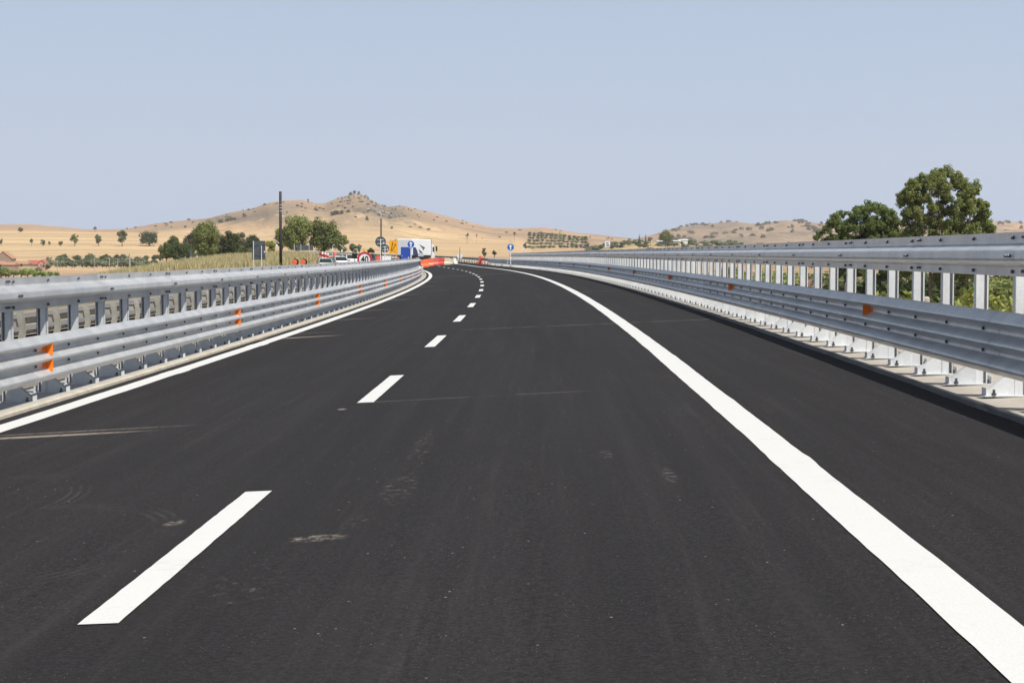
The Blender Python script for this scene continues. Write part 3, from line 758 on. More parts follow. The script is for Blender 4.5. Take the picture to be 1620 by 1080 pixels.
def make_tree(px, ytop, ycen_bottom, wpx, Y, leafm, label, cat='tree', name='tree', group=None, seed=1, nclump=26, per=900, lsz=.035, barkm=None, gz=None, depth=None, rmin=.24, rmax=.40, aspect=.55, bottom_open=True, limbs=8, flat=0., fill=.9):
    """crown spans ytop..ycen_bottom (photo px), wpx wide"""
    rs = np.random.RandomState(seed)
    top = W(px, ytop, Y); bot = W(px, ycen_bottom, Y); rx = wpx / 2 * Y / FPX; rzz = (top.z - bot.z) / 2
    g = TZ(top.x, Y) if gz is None else gz
    cz = bot.z + rzz
    root = empty(name, (top.x, Y, g)); tag(root, label, cat, group)
    cl = crown_clumps(rs, nclump, fill, rmin, rmax, flat=flat)
    sx, sz = rx, rzz
    ccl = [(a * sx, b * (depth or sx), c * sz, r * min(sx, sz * 1.3)) for a, b, c, r in cl]
    me = leaf_cloud('crown', ccl, per * 5.5 / (min(sx, sz * 1.3) ** 2), lsz * min(sx, sz), leafm, seed, aspect)
    o = bpy.data.objects.new('crown', me); COL.objects.link(o); o.parent = root; o.location = (0, 0, cz - g)
    tm = trunk_mesh('trunk', ccl, g - cz - .2, max(.05, rx * .07), barkm or M['bark2'], limbs, seed)
    o = bpy.data.objects.new('trunk', tm); COL.objects.link(o); o.parent = root; o.location = (0, 0, cz - g)
    return root

# the two big trees on the right, built from clumps placed to their outlines
def outline_tree(pts, Y, leafm, barkm, label, stems, per, lsz, seed, depthr=1.0, name='tree', fill_extra=()):
    """pts: (px, py, r_px) crown clumps"""
    rs = np.random.RandomState(seed); cl = []
    cx = sum(p[0] for p in pts) / len(pts); base = W(cx, 400, Y); g = TZ(base.x, Y); k = Y / FPX
    for px, py, r in pts:
        w_ = W(px, py, Y); halfw = max(abs(p[0] - cx) for p in pts) * k
        dx = (w_.x - base.x) / halfw
        dep = math.sqrt(max(.05, 1 - min(1, abs(dx)) ** 2)) * halfw * .75 * depthr
        cl.append((w_.x - base.x, rs.uniform(-.35, .35) * dep, w_.z - g, r * k * rs.uniform(1.15, 1.4)))
        if r > 7:
            for q in range(4):
                cl.append((w_.x - base.x + rs.uniform(-.8, .8) * r * k, (-1, 1, -.5, .5)[q] * dep * rs.uniform(.3, .9), w_.z - g - r * k * rs.uniform(-.2, 1.0), r * k * rs.uniform(.7, .95)))
    root = empty(name, (base.x, Y, g)); tag(root, label, 'tree')
    sub = []
    for c in cl:   # break every clump into smaller tufts
        for j in range(13):
            d = rs.normal(size=3); d /= np.linalg.norm(d); q = c[3] * rs.uniform(.35, .95)
            sub.append((c[0] + d[0] * q, c[1] + d[1] * q, c[2] + d[2] * q, c[3] * rs.uniform(.22, .48)))
    me = leaf_cloud('crown', sub, per, lsz, leafm, seed, .5, .55)
    o = bpy.data.objects.new('crown', me); COL.objects.link(o); o.parent = root
    mb = MB(); r_ = random.Random(seed)
    for sx, rad in stems:
        b = Vector((W(sx, 400, Y).x - base.x, r_.uniform(-.4, .4), -.2))
        near = sorted(cl, key=lambda c: abs(c[0] - b.x) + r_.uniform(0, 1.5))[:6]
        f = b + Vector((r_.uniform(-.3, .3), 0, (max(c[2] for c in near)) * .42))
        mb.tube(b, f, rad, rad * .75, 9)
        for c in near:
            md = f.lerp(Vector(c[:3]), .5) + Vector((r_.uniform(-.3, .3), -.2, -.15)); mb.tube(f, md, rad * .5, rad * .32, 6); mb.tube(md, c[:3], rad * .32, rad * .12, 5)
    mb.build('trunk', barkm, root, True)
    return root
BIG = [(1500, 273, 9), (1478, 280, 10), (1515, 288, 12), (1460, 286, 10), (1447, 292, 9), (1490, 296, 12), (1530, 305, 11), (1440, 303, 9), (1465, 306, 12), (1500, 315, 9), (1538, 296, 9),
       (1549, 294, 6), (1432, 312, 9), (1448, 322, 13), (1475, 328, 9), (1505, 335, 12), (1530, 326, 13), (1550, 322, 9), (1426, 321, 6), (1553, 340, 10), (1440, 338, 10), (1462, 345, 11),
       (1487, 350, 11), (1515, 352, 13), (1540, 354, 12), (1560, 352, 9), (1431, 352, 6), (1563, 362, 8), (1450, 362, 10), (1478, 370, 9), (1505, 374, 12), (1535, 374, 13), (1562, 374, 10), (1430, 372, 8),
       (1440, 384, 9), (1500, 395, 11), (1540, 394, 13), (1564, 390, 9), (1420, 378, 7), (1450, 408, 11), (1480, 412, 12), (1515, 412, 12), (1550, 410, 12), (1440, 428, 9), (1530, 430, 11), (1490, 432, 10)]
outline_tree(BIG, 150, M['euc'], M['bark'], 'large eucalyptus with domed dark crown and pale limbs behind the right guardrail', [(1452, .24), (1492, .20), (1475, .18), (1530, .18)], 2000, .07, 4, name='eucalyptus_tree')
MIDT = [(1376, 328, 8), (1362, 334, 9), (1390, 334, 9), (1405, 340, 8), (1350, 340, 8), (1335, 338, 7), (1322, 346, 8), (1312, 352, 7), (1375, 346, 12), (1398, 352, 11), (1415, 350, 8), (1350, 355, 10), (1330, 358, 9), (1308, 362, 7), (1297, 368, 6),
        (1375, 366, 12), (1400, 370, 12), (1418, 366, 8), (1340, 372, 10), (1315, 376, 9), (1292, 378, 6), (1360, 386, 12), (1395, 390, 12), (1330, 392, 10), (1300, 392, 8), (1320, 408, 10), (1350, 410, 11), (1385, 410, 12), (1410, 412, 10), (1335, 428, 9), (1370, 430, 11), (1400, 430, 9)]
outline_tree(MIDT, 165, M['green'], M['bark2'], 'lower bright green bushy tree left of the large eucalyptus behind the right guardrail', [(1340, .18), (1378, .2), (1402, .15)], 2000, .07, 5, name='bushy_tree')

# left-hand trees along the far field
make_tree(327, 345, 412, 56, 330, M['euc'], 'tall bushy green tree, the tallest of the clump left of the rectangular sign back', name='poplar_tree', seed=11, nclump=46, per=620, lsz=.05, barkm=M['bark2'])
make_tree(364, 358, 410, 36, 335, M['dkgreen'], 'dark green tree just right of the tallest tree, left of the rectangular sign back', seed=12, nclump=34, per=620, lsz=.055)
make_tree(287, 378, 416, 50, 345, M['dkgreen'], 'low dark green bushy tree at the left end of the clump over the grassy bank', seed=13, nclump=34, per=620, lsz=.05)
make_tree(305, 360, 404, 34, 372, M['shrub'], 'thin grey-green tree behind the left side of the tallest tree', seed=14, nclump=26, per=500, lsz=.06)
make_tree(274, 366, 400, 22, 420, M['dkgreen'], 'slim dark tree rising above the low bushy tree at the clump\'s left end', seed=15, nclump=22, per=500, lsz=.07)
make_tree(381, 360, 404, 22, 392, M['shrub'], 'slim greyish tree right of the dark green tree, behind the sign back', seed=16, nclump=20, per=500, lsz=.07)
make_tree(346, 365, 410, 28, 360, M['shrub'], 'grey-green tree filling the gap between the tallest tree and the dark green one', seed=28, nclump=26, per=500, lsz=.06)
make_tree(262, 381, 412, 24, 350, M['euc'], 'low olive-toned bushy tree at the far left end of the bank clump', seed=29, nclump=22, per=500, lsz=.07)
make_tree(399, 371, 404, 34, 410, M['dkgreen'], 'low dark tree directly behind the rectangular grey sign back', seed=17, nclump=24, per=500, lsz=.06)
make_tree(428, 377, 403, 18, 300, M['yellow'], 'small yellow-green bush just left of the black pole', cat='bush', name='bush', seed=18, nclump=16, per=500, lsz=.08)
make_tree(470, 331, 402, 56, 350, M['euc'], 'tall spreading green tree directly right of the black pole', name='eucalyptus_tree', seed=19, nclump=54, per=560, lsz=.05, rmin=.19, rmax=.32)
make_tree(446, 352, 402, 30, 358, M['euc'], 'loose thin tree behind the black pole', seed=20, nclump=22, per=500, lsz=.06)
make_tree(513, 342, 402, 60, 352, M['euc'], 'broad dark eucalyptus right of the tall spreading tree, above the car roofs', name='eucalyptus_tree', seed=21, nclump=60, per=560, lsz=.05, rmin=.19, rmax=.32)
make_tree(541, 366, 403, 24, 356, M['euc'], 'short dark tree at the right end of the eucalyptus clump', seed=22, nclump=24, per=560, lsz=.06)
make_tree(559, 383, 402, 16, 380, M['olive'], 'small grey-green tree right of the eucalyptus clump, above the black panel', seed=23, nclump=16, per=500, lsz=.08)
make_tree(569, 384, 401, 9, 382, M['olive'], 'small narrow grey-green tree above the speed limit sign', seed=24, nclump=12, per=500, lsz=.1)
make_tree(587, 392, 402, 15, 390, M['dkgreen'], 'low dark bush between the speed limit sign and the round sign backs', cat='bush', name='bush', seed=25, nclump=14, per=500, lsz=.09)
for i in range(22):
    px = 256 + i * 6.6 + random.uniform(-2, 2); Yb = random.uniform(350, 375)
    make_tree(px, random.uniform(384, 394), 408, random.uniform(11, 19), Yb, M[('dkgreen', 'euc', 'shrub', 'green')[i % 4]], 'low shaggy bush in the hedge between the trees at the grassy bank', 'bush', 'hedge_bush', 'low bushes between the trees at the bank', seed=300 + i, nclump=12, per=120, lsz=.11, limbs=3)
for i, (px, y0, y1, wd, Y, lm, lb) in enumerate((
    (193, 363, 387, 20, 1180, 'dkgreen', 'dark rounded field tree on the left skyline field, next to a long dark thicket'),
    (156, 368, 387, 14, 1180, 'dkgreen', 'dark upright field tree, second from the right of the three spaced trees'),
    (118, 367, 386, 16, 1180, 'euc', 'loose field tree with open crown on the golden field'),
    (68, 378, 388, 11, 1180, 'dkgreen', 'low dark bush on the golden field, left of a tiny pointed one'),
    (96, 381, 388, 12, 1180, 'dkgreen', 'flat dark bush on the golden field between the open tree and the tiny pointed bush'),
    (50, 377, 385, 7, 1180, 'dkgreen', 'small round dark bush on the golden field, the left one of the low bushes'),
    (78, 380, 388, 5, 1180, 'dkgreen', 'tiny pointed dark bush on the golden field'),
    (32, 359, 367, 11, 1500, 'dkgreen', 'lone dark tree high on the golden field near the left skyline'),
    (2, 376, 388, 7, 1180, 'dkgreen', 'dark tree at the left edge of the golden field'),
    (253, 398, 414, 13, 800, 'dkgreen', 'small round dark tree at the right end of the olive rows'),
    (150, 358, 364, 7, 2100, 'shrub', 'tiny grey tree standing on the left skyline'))):
    make_tree(px, y0, y1, wd, Y, M[lm], lb, 'tree' if 'tree' in lb.split()[:4] or 'tree' in lb else 'bush', 'field_tree', seed=40 + i, nclump=18, per=110, lsz=.13, limbs=4, rmin=.22, rmax=.36)
make_tree(236, 364, 388, 42, 1190, M['dkgreen'], 'long dark thicket of trees right of the rounded field tree', 'thicket', 'thicket', seed=60, nclump=40, per=160, lsz=.10, rmin=.2, rmax=.34)
make_tree(766, 390, 408, 9, 330, M['shrub'], 'small greyish tree standing behind the low guardrail above the red block', seed=61, nclump=16, per=300, lsz=.11)
make_tree(782, 396, 403, 10, 480, M['dkgreen'], 'low round dark bush between the small tree and the blue arrow sign', 'bush', 'bush', seed=62, nclump=14, per=300, lsz=.12)
make_tree(739, 369, 374, 7, 1300, M['dkgreen'], 'larger of two dark bushes on the bare slope above the small round signboard', 'bush', 'bush', seed=63, nclump=10, per=120, lsz=.16)
make_tree(754, 370, 374, 4, 1300, M['dkgreen'], 'smaller of two dark bushes on the bare slope, right of the larger one', 'bush', 'bush', seed=64, nclump=8, per=120, lsz=.18)
make_tree(814, 366, 371, 7, 1600, M['dkgreen'], 'dark bush on the bare slope above the blue arrow sign', 'bush', 'bush', seed=65, nclump=10, per=120, lsz=.16)
make_tree(856, 366, 373, 11, 1600, M['shrub'], 'grey-green bush on the slope above the orchard, left one of a pair', 'bush', 'bush', seed=66, nclump=10, per=120, lsz=.16)
make_tree(872, 367, 374, 12, 1600, M['shrub'], 'grey-green bush on the slope above the orchard, right one of a pair', 'bush', 'bush', seed=67, nclump=10, per=120, lsz=.16)
make_tree(831, 382, 400, 8, 1420, M['dkgreen'], 'narrow dark tree at the left corner of the orchard', seed=68, nclump=14, per=200, lsz=.13)
make_tree(930, 379, 400, 9, 1420, M['dkgreen'], 'narrow dark tree at the right corner of the orchard', seed=69, nclump=14, per=200, lsz=.13)
make_tree(1053, 364, 385, 29, 1100, M['euc'], 'broad grey-green tree on the plain beside the white farm roofs', seed=70, nclump=30, per=200, lsz=.09)
make_tree(1029, 374, 382, 10, 1100, M['shrub'], 'small grey tree between the cypresses and the broad tree', seed=71, nclump=12, per=160, lsz=.14)
for px, lb in ((1011.5, 'thin dark cypress, left one of two'), (1021.5, 'thin dark cypress, right one of two')):
    p0 = W(px, 371, 1150); p1 = W(px, 383, 1150); g = TZ(p0.x, 1150); root = empty('cypress_tree', (p0.x, 1150, g)); tag(root, lb, 'tree')
    hh = p0.z - g
    me = leaf_cloud('crown', [(0, 0, hh * f, .75 * (1.15 - f) + .12, hh * .12) for f in (.15, .3, .45, .6, .75, .9)], 160, .3, M['dkgreen'], 3)
    o = bpy.data.objects.new('crown', me); COL.objects.link(o); o.parent = root
    MB().tube((0, 0, -.3), (0, 0, hh * .3), .15, .1, 6).build('trunk', M['bark2'], root)

# repeated plants: library meshes, then copies
def lib_tree(leafm, seed, n=9, per=26, lsz=.26, trunk=True, barkm=None):
    rs = np.random.RandomState(seed); cl = crown_clumps(rs, n, .9, .32, .5)
    me = leaf_cloud('crown', [(a, b, c * .8, r) for a, b, c, r in cl], per * 6, lsz, leafm, seed)
    tm = MB().tube((0, 0, -1.5), (0, 0, -.2), .1, .07, 6).mesh('trunk', barkm or M['bark2']) if trunk else None
    return me, tm
def scatter_tree(lib, x, y, rx, rz, name, label, cat, group, base=None):
    g = TZ(x, y) if base is None else base
    me, tm = lib; root = empty(name, (x, y, g), random.uniform(0, 6.28)); tag(root, label, cat, group)
    o = bpy.data.objects.new('crown', me); COL.objects.link(o); o.parent = root; o.scale = (rx, rx, rz); o.location = (0, 0, rz * (1.15 if tm else .75))
    if tm:
        o = bpy.data.objects.new('trunk', tm); COL.objects.link(o); o.parent = root; o.scale = (rx, rx, rz); o.location = (0, 0, rz * 1.15)
    return root
libO = [lib_tree(M['olive'], 100 + i) for i in range(3)]
libD = [lib_tree(M['dkgreen'], 110 + i) for i in range(3)]
libG = [lib_tree(M['green'], 120 + i) for i in range(3)]
rr_ = random.Random(21)
def onground(px, y):  # photo pixel column at depth y
    return (px - 810) / FPX * y, y
# orchard rows on the right slope
for row, Y in enumerate((1564, 1636, 1704, 1768, 1832, 1885)):
    for i in range(14):
        px = 836 + i * 6.9 + row * .5 + rr_.uniform(-.6, .6)
        if px > 929: continue
        x, y = onground(px, Y); sc_ = rr_.uniform(.85, 1.15)
        scatter_tree(rr_.choice(libG if rr_.random() < .3 else libD), x + rr_.uniform(-1, 1), y + rr_.uniform(-3, 3), 2.9 * sc_, 1.2 * sc_, 'orchard_tree', 'round orchard tree planted in the rows right of the blue arrow sign', 'tree', 'orchard trees in rows on the slope')
# olive rows left, beyond the farmhouse
for row, Y in enumerate((770, 800, 835)):
    px = 66 + row * 3
    while px < 246:
        x, y = onground(px, Y); sc_ = rr_.uniform(.8, 1.25)
        scatter_tree(rr_.choice(libO), x, y + rr_.uniform(-4, 4), 1.9 * sc_, 1.35 * sc_, 'olive_tree', 'silvery olive tree in the dense rows right of the farmhouse', 'tree', 'olive trees in rows right of the farmhouse')
        px += rr_.uniform(5.5, 8.5)
for i in range(26):
    px = rr_.uniform(76, 246); Y = rr_.uniform(870, 930); x, y = onground(px, Y)
    scatter_tree(rr_.choice(libD), x, y, rr_.uniform(1.8, 3.2), rr_.uniform(1.3, 2.2), 'dark_bush', 'dark bush in the hedge behind the olive rows', 'bush', 'dark bushes in the hedge behind the olives')
for px, sz in ((10, 1.5), (2, 1.8), (22, 1.2), (34, 1.4), (44, 1.6), (56, 1.1), (66, 1.3), (80, 1.0), (90, .9), (-8, 1.8), (14, 1.2)):
    x, y = onground(px, 560 + rr_.uniform(-20, 20))
    scatter_tree(rr_.choice(libG), x, y, sz * 1.5, sz * 1.0, 'vine_bush', 'bright green bush in the row in front of the farmhouse', 'bush', 'bright green bushes in front of the farmhouse')
# bushes on the plain at right, under the far hills
for i in range(150):
    px = rr_.uniform(925, 1290); Y = rr_.uniform(700, 1450); x, y = onground(px, Y)
    if px < 1000 and Y < 1000: continue
    scatter_tree(rr_.choice(libO + libO + libD), x, y, rr_.uniform(1.3, 3.4) * Y / 1000, rr_.uniform(.7, 1.6) * Y / 1000, 'plain_bush', 'grey-green bush on the wooded plain before the far right hills', 'bush', 'bushes and olives on the plain at right')
# scrub on the hills
libS = [lib_tree(M['shrub'], 130 + i, trunk=False, n=6, per=14, lsz=.35) for i in range(3)]
cnt = 0
while cnt < 150:
    px = rr_.uniform(200, 990); Y = rr_.uniform(1560, 2560); x, y = onground(px, Y)
    if rr_.random() > .22 + .75 * math.exp(-((px - 570) / 80) ** 2): continue
    scatter_tree(rr_.choice(libS), x, y, rr_.uniform(.7, 2.2) * rr_.choice((1, 1, 1.4)), rr_.uniform(.7, 1.5), 'hill_shrub', 'small dark shrub dotted over the dry hill', 'shrub', 'shrubs dotted over the dry hillside'); cnt += 1
cnt = 0
while cnt < 110:
    px = rr_.uniform(1060, 1640); Y = rr_.uniform(2900, 3900); x, y = onground(px, Y)
    if 1300 < px < 1565: continue
    scatter_tree(rr_.choice(libS), x, y, rr_.uniform(4, 8), rr_.uniform(2.5, 4.5), 'distant_shrub', 'tiny dark tree scattered over the pale far right hills', 'shrub', 'trees scattered over the far right hills'); cnt += 1
for px, py, rx, rz in ((556, 306, 6, 5), (562, 304, 5, 6), (568, 305, 5, 5), (583, 314, 3, 4), (588, 319, 4, 3), (595, 321, 3, 3), (535, 313, 3, 2), (488, 317, 3, 4), (450, 319, 3, 2), (657, 330, 3, 2), (420, 323, 4, 3), (395, 331, 4, 3), (300, 347, 4, 3), (262, 353, 3, 2), (272, 351, 4, 2.5), (247, 357, 3, 2),
                      (552, 342, 4, 4), (532, 343, 9, 5), (541, 345, 5, 4), (362, 349, 7, 5), (370, 347, 6, 4), (388, 342, 5, 4), (350, 351, 6, 4)):
    # stand it on the crest under that pixel
    best = None
    for Y in range(1700, 2620, 20):
        x, y = onground(px, Y); z = TZ(x, y); yy = 404.5 - 2800 * z / Y
        if best is None or abs(yy - py - 2) < best[0]: best = (abs(yy - py - 2), x, y)
    scatter_tree(rr_.choice(libS), best[1], best[2], rx * .62, rz * .62, 'hill_shrub', 'small dark shrub dotted over the dry hill', 'shrub', 'shrubs dotted over the dry hillside')

mrock = m_varied('hill_rock', (.34, .30, .26), (.20, .17, .145), .15, .95, 0, .6)
for i, (px, py, s_) in enumerate(((571, 309, 5), (577, 311, 6), (583, 316, 5), (589, 320, 6), (595, 324, 5), (600, 327, 4), (603, 334, 5), (612, 338, 6), (620, 341, 4), (628, 343, 5), (634, 346, 4), (592, 334, 5), (598, 345, 6), (585, 350, 5), (607, 350, 5), (565, 352, 5), (618, 330, 3), (640, 352, 4), (575, 340, 4))):
    best = None
    for Y in range(1700, 2620, 12):
        x, y = onground(px, Y); z = TZ(x, y); yy = 404.5 - 2800 * z / Y
        if best is None or abs(yy - py - 1) < best[0]: best = (abs(yy - py - 1), x, y, z)
    r2_ = random.Random(i); mb = MB(); s_ *= .72
    for q in range(3):
        n_ = 7; ox = r2_.uniform(-1, 1) * s_ * .7; oy = r2_.uniform(-1, 1) * s_ * .5; h_ = s_ * r2_.uniform(.35, .8); rr0 = s_ * r2_.uniform(.4, .7)
        ring_ = [[(ox + math.cos(6.283 * a / n_) * rr0 * f * r2_.uniform(.75, 1.2), oy + math.sin(6.283 * a / n_) * rr0 * f * r2_.uniform(.75, 1.2), z_) for a in range(n_)] for f, z_ in ((1.1, -2.0), (.9, h_ * .5), (.45, h_))]
        mb.add(sum(ring_, []), [(l * n_ + a, l * n_ + (a + 1) % n_, (l + 1) * n_ + (a + 1) % n_, (l + 1) * n_ + a) for l in (0, 1) for a in range(n_)] + [tuple(range(2 * n_, 3 * n_))])
    o = mb.build('rock_outcrop', mrock); o.location = (best[1], best[2], best[3]); tag(o, 'grey rock outcrop on the rugged right flank of the hill peak', 'rock', 'rock outcrops on the hill peak')

# bushes beside the viaduct on the right (seen through the guardrail)
libB = []
for i, lm in enumerate(('yellow', 'olive', 'green', 'yellow', 'dkgreen', 'euc')):
    rs = np.random.RandomState(200 + i); cl = crown_clumps(rs, 22, .95, .2, .36)
    libB.append((leaf_cloud('crown', [(a, b, c * .9, r) for a, b, c, r in cl], 420, .075, M[lm], 200 + i), None))
def near_bush(px, ytop, Y, rx, kind):
    t_ = W(px, ytop, Y); g = TZ(t_.x, Y); h = max(.8, t_.z - g)
    scatter_tree(libB[kind], t_.x, Y, rx, h / 1.62, 'roadside_bush', ('yellow-green', 'silvery olive', 'fresh green', 'yellow-green', 'dark green', 'brownish green')[kind] + ' leafy bush growing below the right guardrail', 'bush', 'leafy bushes below the right guardrail')
for px, yt, Y, rx, kd in ((1265, 452, 150, 3, 0), (1300, 470, 115, 3, 3), (1345, 462, 105, 2.8, 0), (1395, 462, 95, 2.5, 3), (1372, 442, 125, 4, 1), (1445, 458, 95, 2.4, 3), (1480, 448, 105, 2.6, 2), (1505, 452, 80, 2.2, 1), (1535, 462, 72, 2.0, 1), (1565, 446, 80, 2.4, 0),
                          (1600, 455, 75, 2.3, 2), (1635, 450, 78, 2.5, 0), (1590, 480, 55, 1.6, 0), (1550, 500, 52, 1.5, 3), (1500, 500, 58, 1.7, 0), (1455, 495, 62, 1.8, 0), (1410, 500, 62, 1.8, 3), (1360, 500, 66, 1.9, 1), (1310, 505, 70, 1.9, 0),
                          (1620, 505, 45, 1.5, 1), (1570, 545, 40, 1.4, 0), (1520, 545, 42, 1.4, 2), (1470, 545, 44, 1.4, 0), (1420, 540, 47, 1.5, 3), (1370, 535, 50, 1.6, 2), (1320, 530, 55, 1.7, 0), (1270, 515, 62, 1.9, 3), (1230, 500, 75, 2.2, 0), (1190, 490, 85, 2.3, 2),
                          (1600, 580, 34, 1.3, 2), (1540, 578, 35, 1.2, 0), (1490, 572, 37, 1.2, 3), (1440, 568, 38, 1.2, 0), (1650, 540, 40, 1.4, 0),
                          (1340, 440, 185, 5, 4), (1400, 436, 180, 5, 4), (1440, 440, 160, 5, 4), (1475, 436, 170, 4, 5), (1520, 438, 160, 5, 4), (1560, 440, 150, 4, 5), (1290, 432, 230, 5, 2), (1255, 428, 260, 5, 2), (1320, 430, 250, 6, 2), (1225, 424, 290, 6, 2), (1190, 422, 320, 6, 2),
                          (1310, 428, 200, 5, 4), (1350, 430, 175, 5, 5), (1380, 426, 172, 5, 4), (1418, 428, 168, 5, 4), (1460, 427, 160, 5, 4), (1500, 428, 165, 5, 4), (1545, 428, 168, 5, 4), (1580, 430, 165, 5, 5), (1620, 428, 175, 5, 4), (1450, 478, 78, 2.2, 0), (1520, 480, 68, 2, 3), (1385, 480, 85, 2.3, 0), (1600, 432, 170, 5, 4), (1640, 436, 160, 5, 5), (1150, 420, 350, 6, 4), (1500, 470, 90, 2.5, 5), (1330, 446, 170, 3, 5), (1420, 470, 110, 3, 5)):
    near_bush(px, yt, Y, rx, kd)
for i in range(46):
    px = rr_.uniform(1170, 1680); Y = rr_.uniform(34, 130); g = -6.6
    x, y = onground(px, Y)
    if TZ(x, y) > -4: continue
    scatter_tree(libB[rr_.choice((0, 1, 2, 3, 0, 3))], x, y, rr_.uniform(1.2, 2.4), rr_.uniform(.7, 1.5), 'roadside_bush', 'low leafy bush in the undergrowth below the right guardrail', 'bush', 'low bushes in the undergrowth at right')

# tall dry grass
def grass(name, pts, h, wd, m, seed, blades=7, spread=.5):
    rs = np.random.RandomState(seed); n = len(pts) * blades
    b = np.repeat(np.array(pts), blades, 0); b[:, :2] += rs.normal(size=(n, 2)) * spread
    b[:, 2] = terrain(b[:, 0], b[:, 1]) - .03
    hh = h * rs.uniform(.45, 1.15, n); a = rs.uniform(0, 6.28, n); ww = wd * rs.uniform(.6, 1.3, n)
    dx = np.cos(a) * ww; dy = np.sin(a) * ww; lx = rs.normal(size=n) * hh * .22; ly = rs.normal(size=n) * hh * .22
    co = np.stack([np.stack([b[:, 0] - dx, b[:, 1] - dy, b[:, 2]], 1), np.stack([b[:, 0] + dx, b[:, 1] + dy, b[:, 2]], 1), np.stack([b[:, 0] + lx, b[:, 1] + ly, b[:, 2] + hh], 1)], 1).reshape(-1, 3)
    me = bpy.data.meshes.new(name); me.vertices.add(n * 3); me.vertices.foreach_set('co', co.ravel()); me.loops.add(n * 3); me.loops.foreach_set('vertex_index', np.arange(n * 3))
    me.polygons.add(n); me.polygons.foreach_set('loop_start', np.arange(0, n * 3, 3)); me.polygons.foreach_set('loop_total', np.full(n, 3)); me.materials.append(m); me.update()
    o = bpy.data.objects.new(name, me); COL.objects.link(o); return o
rs = np.random.RandomState(5); pts = []
for i in range(9000):
    Y = rs.uniform(165, 262); x = rs.uniform(-58, -21.5) - (Y - 220) * .03
    pts.append((x, Y, 0))
zt = terrain(np.array([p[0] for p in pts]), np.array([p[1] for p in pts]))
pts = [p for p, z_ in zip(pts, zt) if z_ > -3.6]
tag(grass('tall_grass', pts, .75, .05, M['grass'], 6, 8, .35), 'tall dry yellow-green grass covering the bank behind the left guardrail', 'grass', kind='stuff')
pts = [(P(s_, o_).x, P(s_, o_).y, 0) for s_, o_ in ((rr_.uniform(190, 430), rr_.uniform(6.1, 13)) for _ in range(3500))]
tag(grass('verge_grass', pts, .55, .06, M['dkgrass'], 7, 7, .4), 'scruffy dry grass along the verge behind the low roadside guardrail', 'grass', kind='stuff')
pts = [(x, y, 0) for x, y in ((rr_.uniform(7, 40), rr_.uniform(16, 130)) for _ in range(9000)) if x / y < .45 and x / y > .06]
tag(grass('undergrowth', pts, .7, .05, M['dkgrass'], 8, 8, .5), 'dry grass and weeds on the ground beside the viaduct', 'undergrowth', kind='stuff')

# ------------------------------------------------------------------ signs, poles, works equipment
def face_cam(loc): return math.atan2(-loc.x, loc.y) * -1.0
def text_obj(txt, size, m, parent, loc, rot=(math.pi / 2, 0, 0), name='lettering', bold=0.0, sx=1.0):
    cu = bpy.data.curves.new(name, 'FONT'); cu.body = txt; cu.size = size; cu.align_x = 'CENTER'; cu.align_y = 'CENTER'; cu.extrude = .003; cu.offset = bold
    tmp = bpy.data.objects.new('tmp', cu); COL.objects.link(tmp); dg = bpy.context.evaluated_depsgraph_get(); dg.update()
    me = bpy.data.meshes.new_from_object(tmp.evaluated_get(dg)); bpy.data.objects.remove(tmp); me.materials.clear(); me.materials.append(m)
    o = bpy.data.objects.new(name, me); COL.objects.link(o); o.parent = parent; o.location = loc; o.rotation_euler = rot; o.scale = (sx, 1, 1); return o
def disc(r, y0, y1, m, parent, name, z=0, x=0, n=40):
    mb = MB().tube((x, y0, z), (x, y1, z), r, r, n); return mb.build(name, m, parent)
def ring(r0, r1, y, m, parent, name, z, n=44):
    mb = MB(); vs = []
    for i in range(n):
        a = 2 * math.pi * i / n
        for r in (r0, r1):
            for yy in (y, y - .012): vs.append((math.cos(a) * r, yy, z + math.sin(a) * r))
    fs = []
    for i in range(n):
        a = i * 4; b = (i + 1) % n * 4
        fs += [(a, b, b + 2, a + 2), (a + 1, a + 3, b + 3, b + 1), (a + 2, b + 2, b + 3, a + 3), (a, a + 1, b + 1, b)]
    return mb.add(vs, fs).build(name, m, parent)
def ground_at(x, y):
    s = float(np.interp(y, _y, SS)); xx, yy, z, p, b = fr(s); o = x - xx
    if abs(o - oc(s)) < 4.2 or -8 < o < 6.2: return z + o * b - .03
    return TZ(x, y)
def sign_root(name, px, py, Y, label, cat, rz=0):
    p = W(px, py, Y); g = ground_at(p.x, Y); o = empty(name, (p.x, Y, g), rz); tag(o, label, cat); return o, p.z - g
def arrow_pts(h, w_):  # upward arrow outline centred on 0
    return [(-w_ * .20, -h / 2), (w_ * .20, -h / 2), (w_ * .20, h * .12), (w_ * .62, h * .12), (0, h / 2), (-w_ * .62, h * .12), (-w_ * .20, h * .12)]
# speed limit 40
o, zc = sign_root('speed_limit_sign', 577, 410, 92, 'round red-ringed 40 speed limit sign with a yellow lamp on top', 'road sign')
r = 11.6 * 92 / FPX
disc(r, .0, .02, M['signwhite'], o, 'sign_face', zc); ring(r * .76, r, -.002, M['signred'], o, 'red_ring', zc)
text_obj('40', r * 1.22, M['signblack'], o, (0, -.01, zc - .02), bold=.006, sx=.85)
MB().tube((0, .05, -.3), (0, .05, zc + r + .05), .03, n=8).build('pole', M['post'], o)
MB().tube((0, .03, zc + r + .02), (0, .03, zc + r + .05), .05, n=12).tube((0, .03, zc + r + .05), (0, .03, zc + r + .17), .055, .045, 12, mi=0).build('warning_lamp', M['amber'], o)
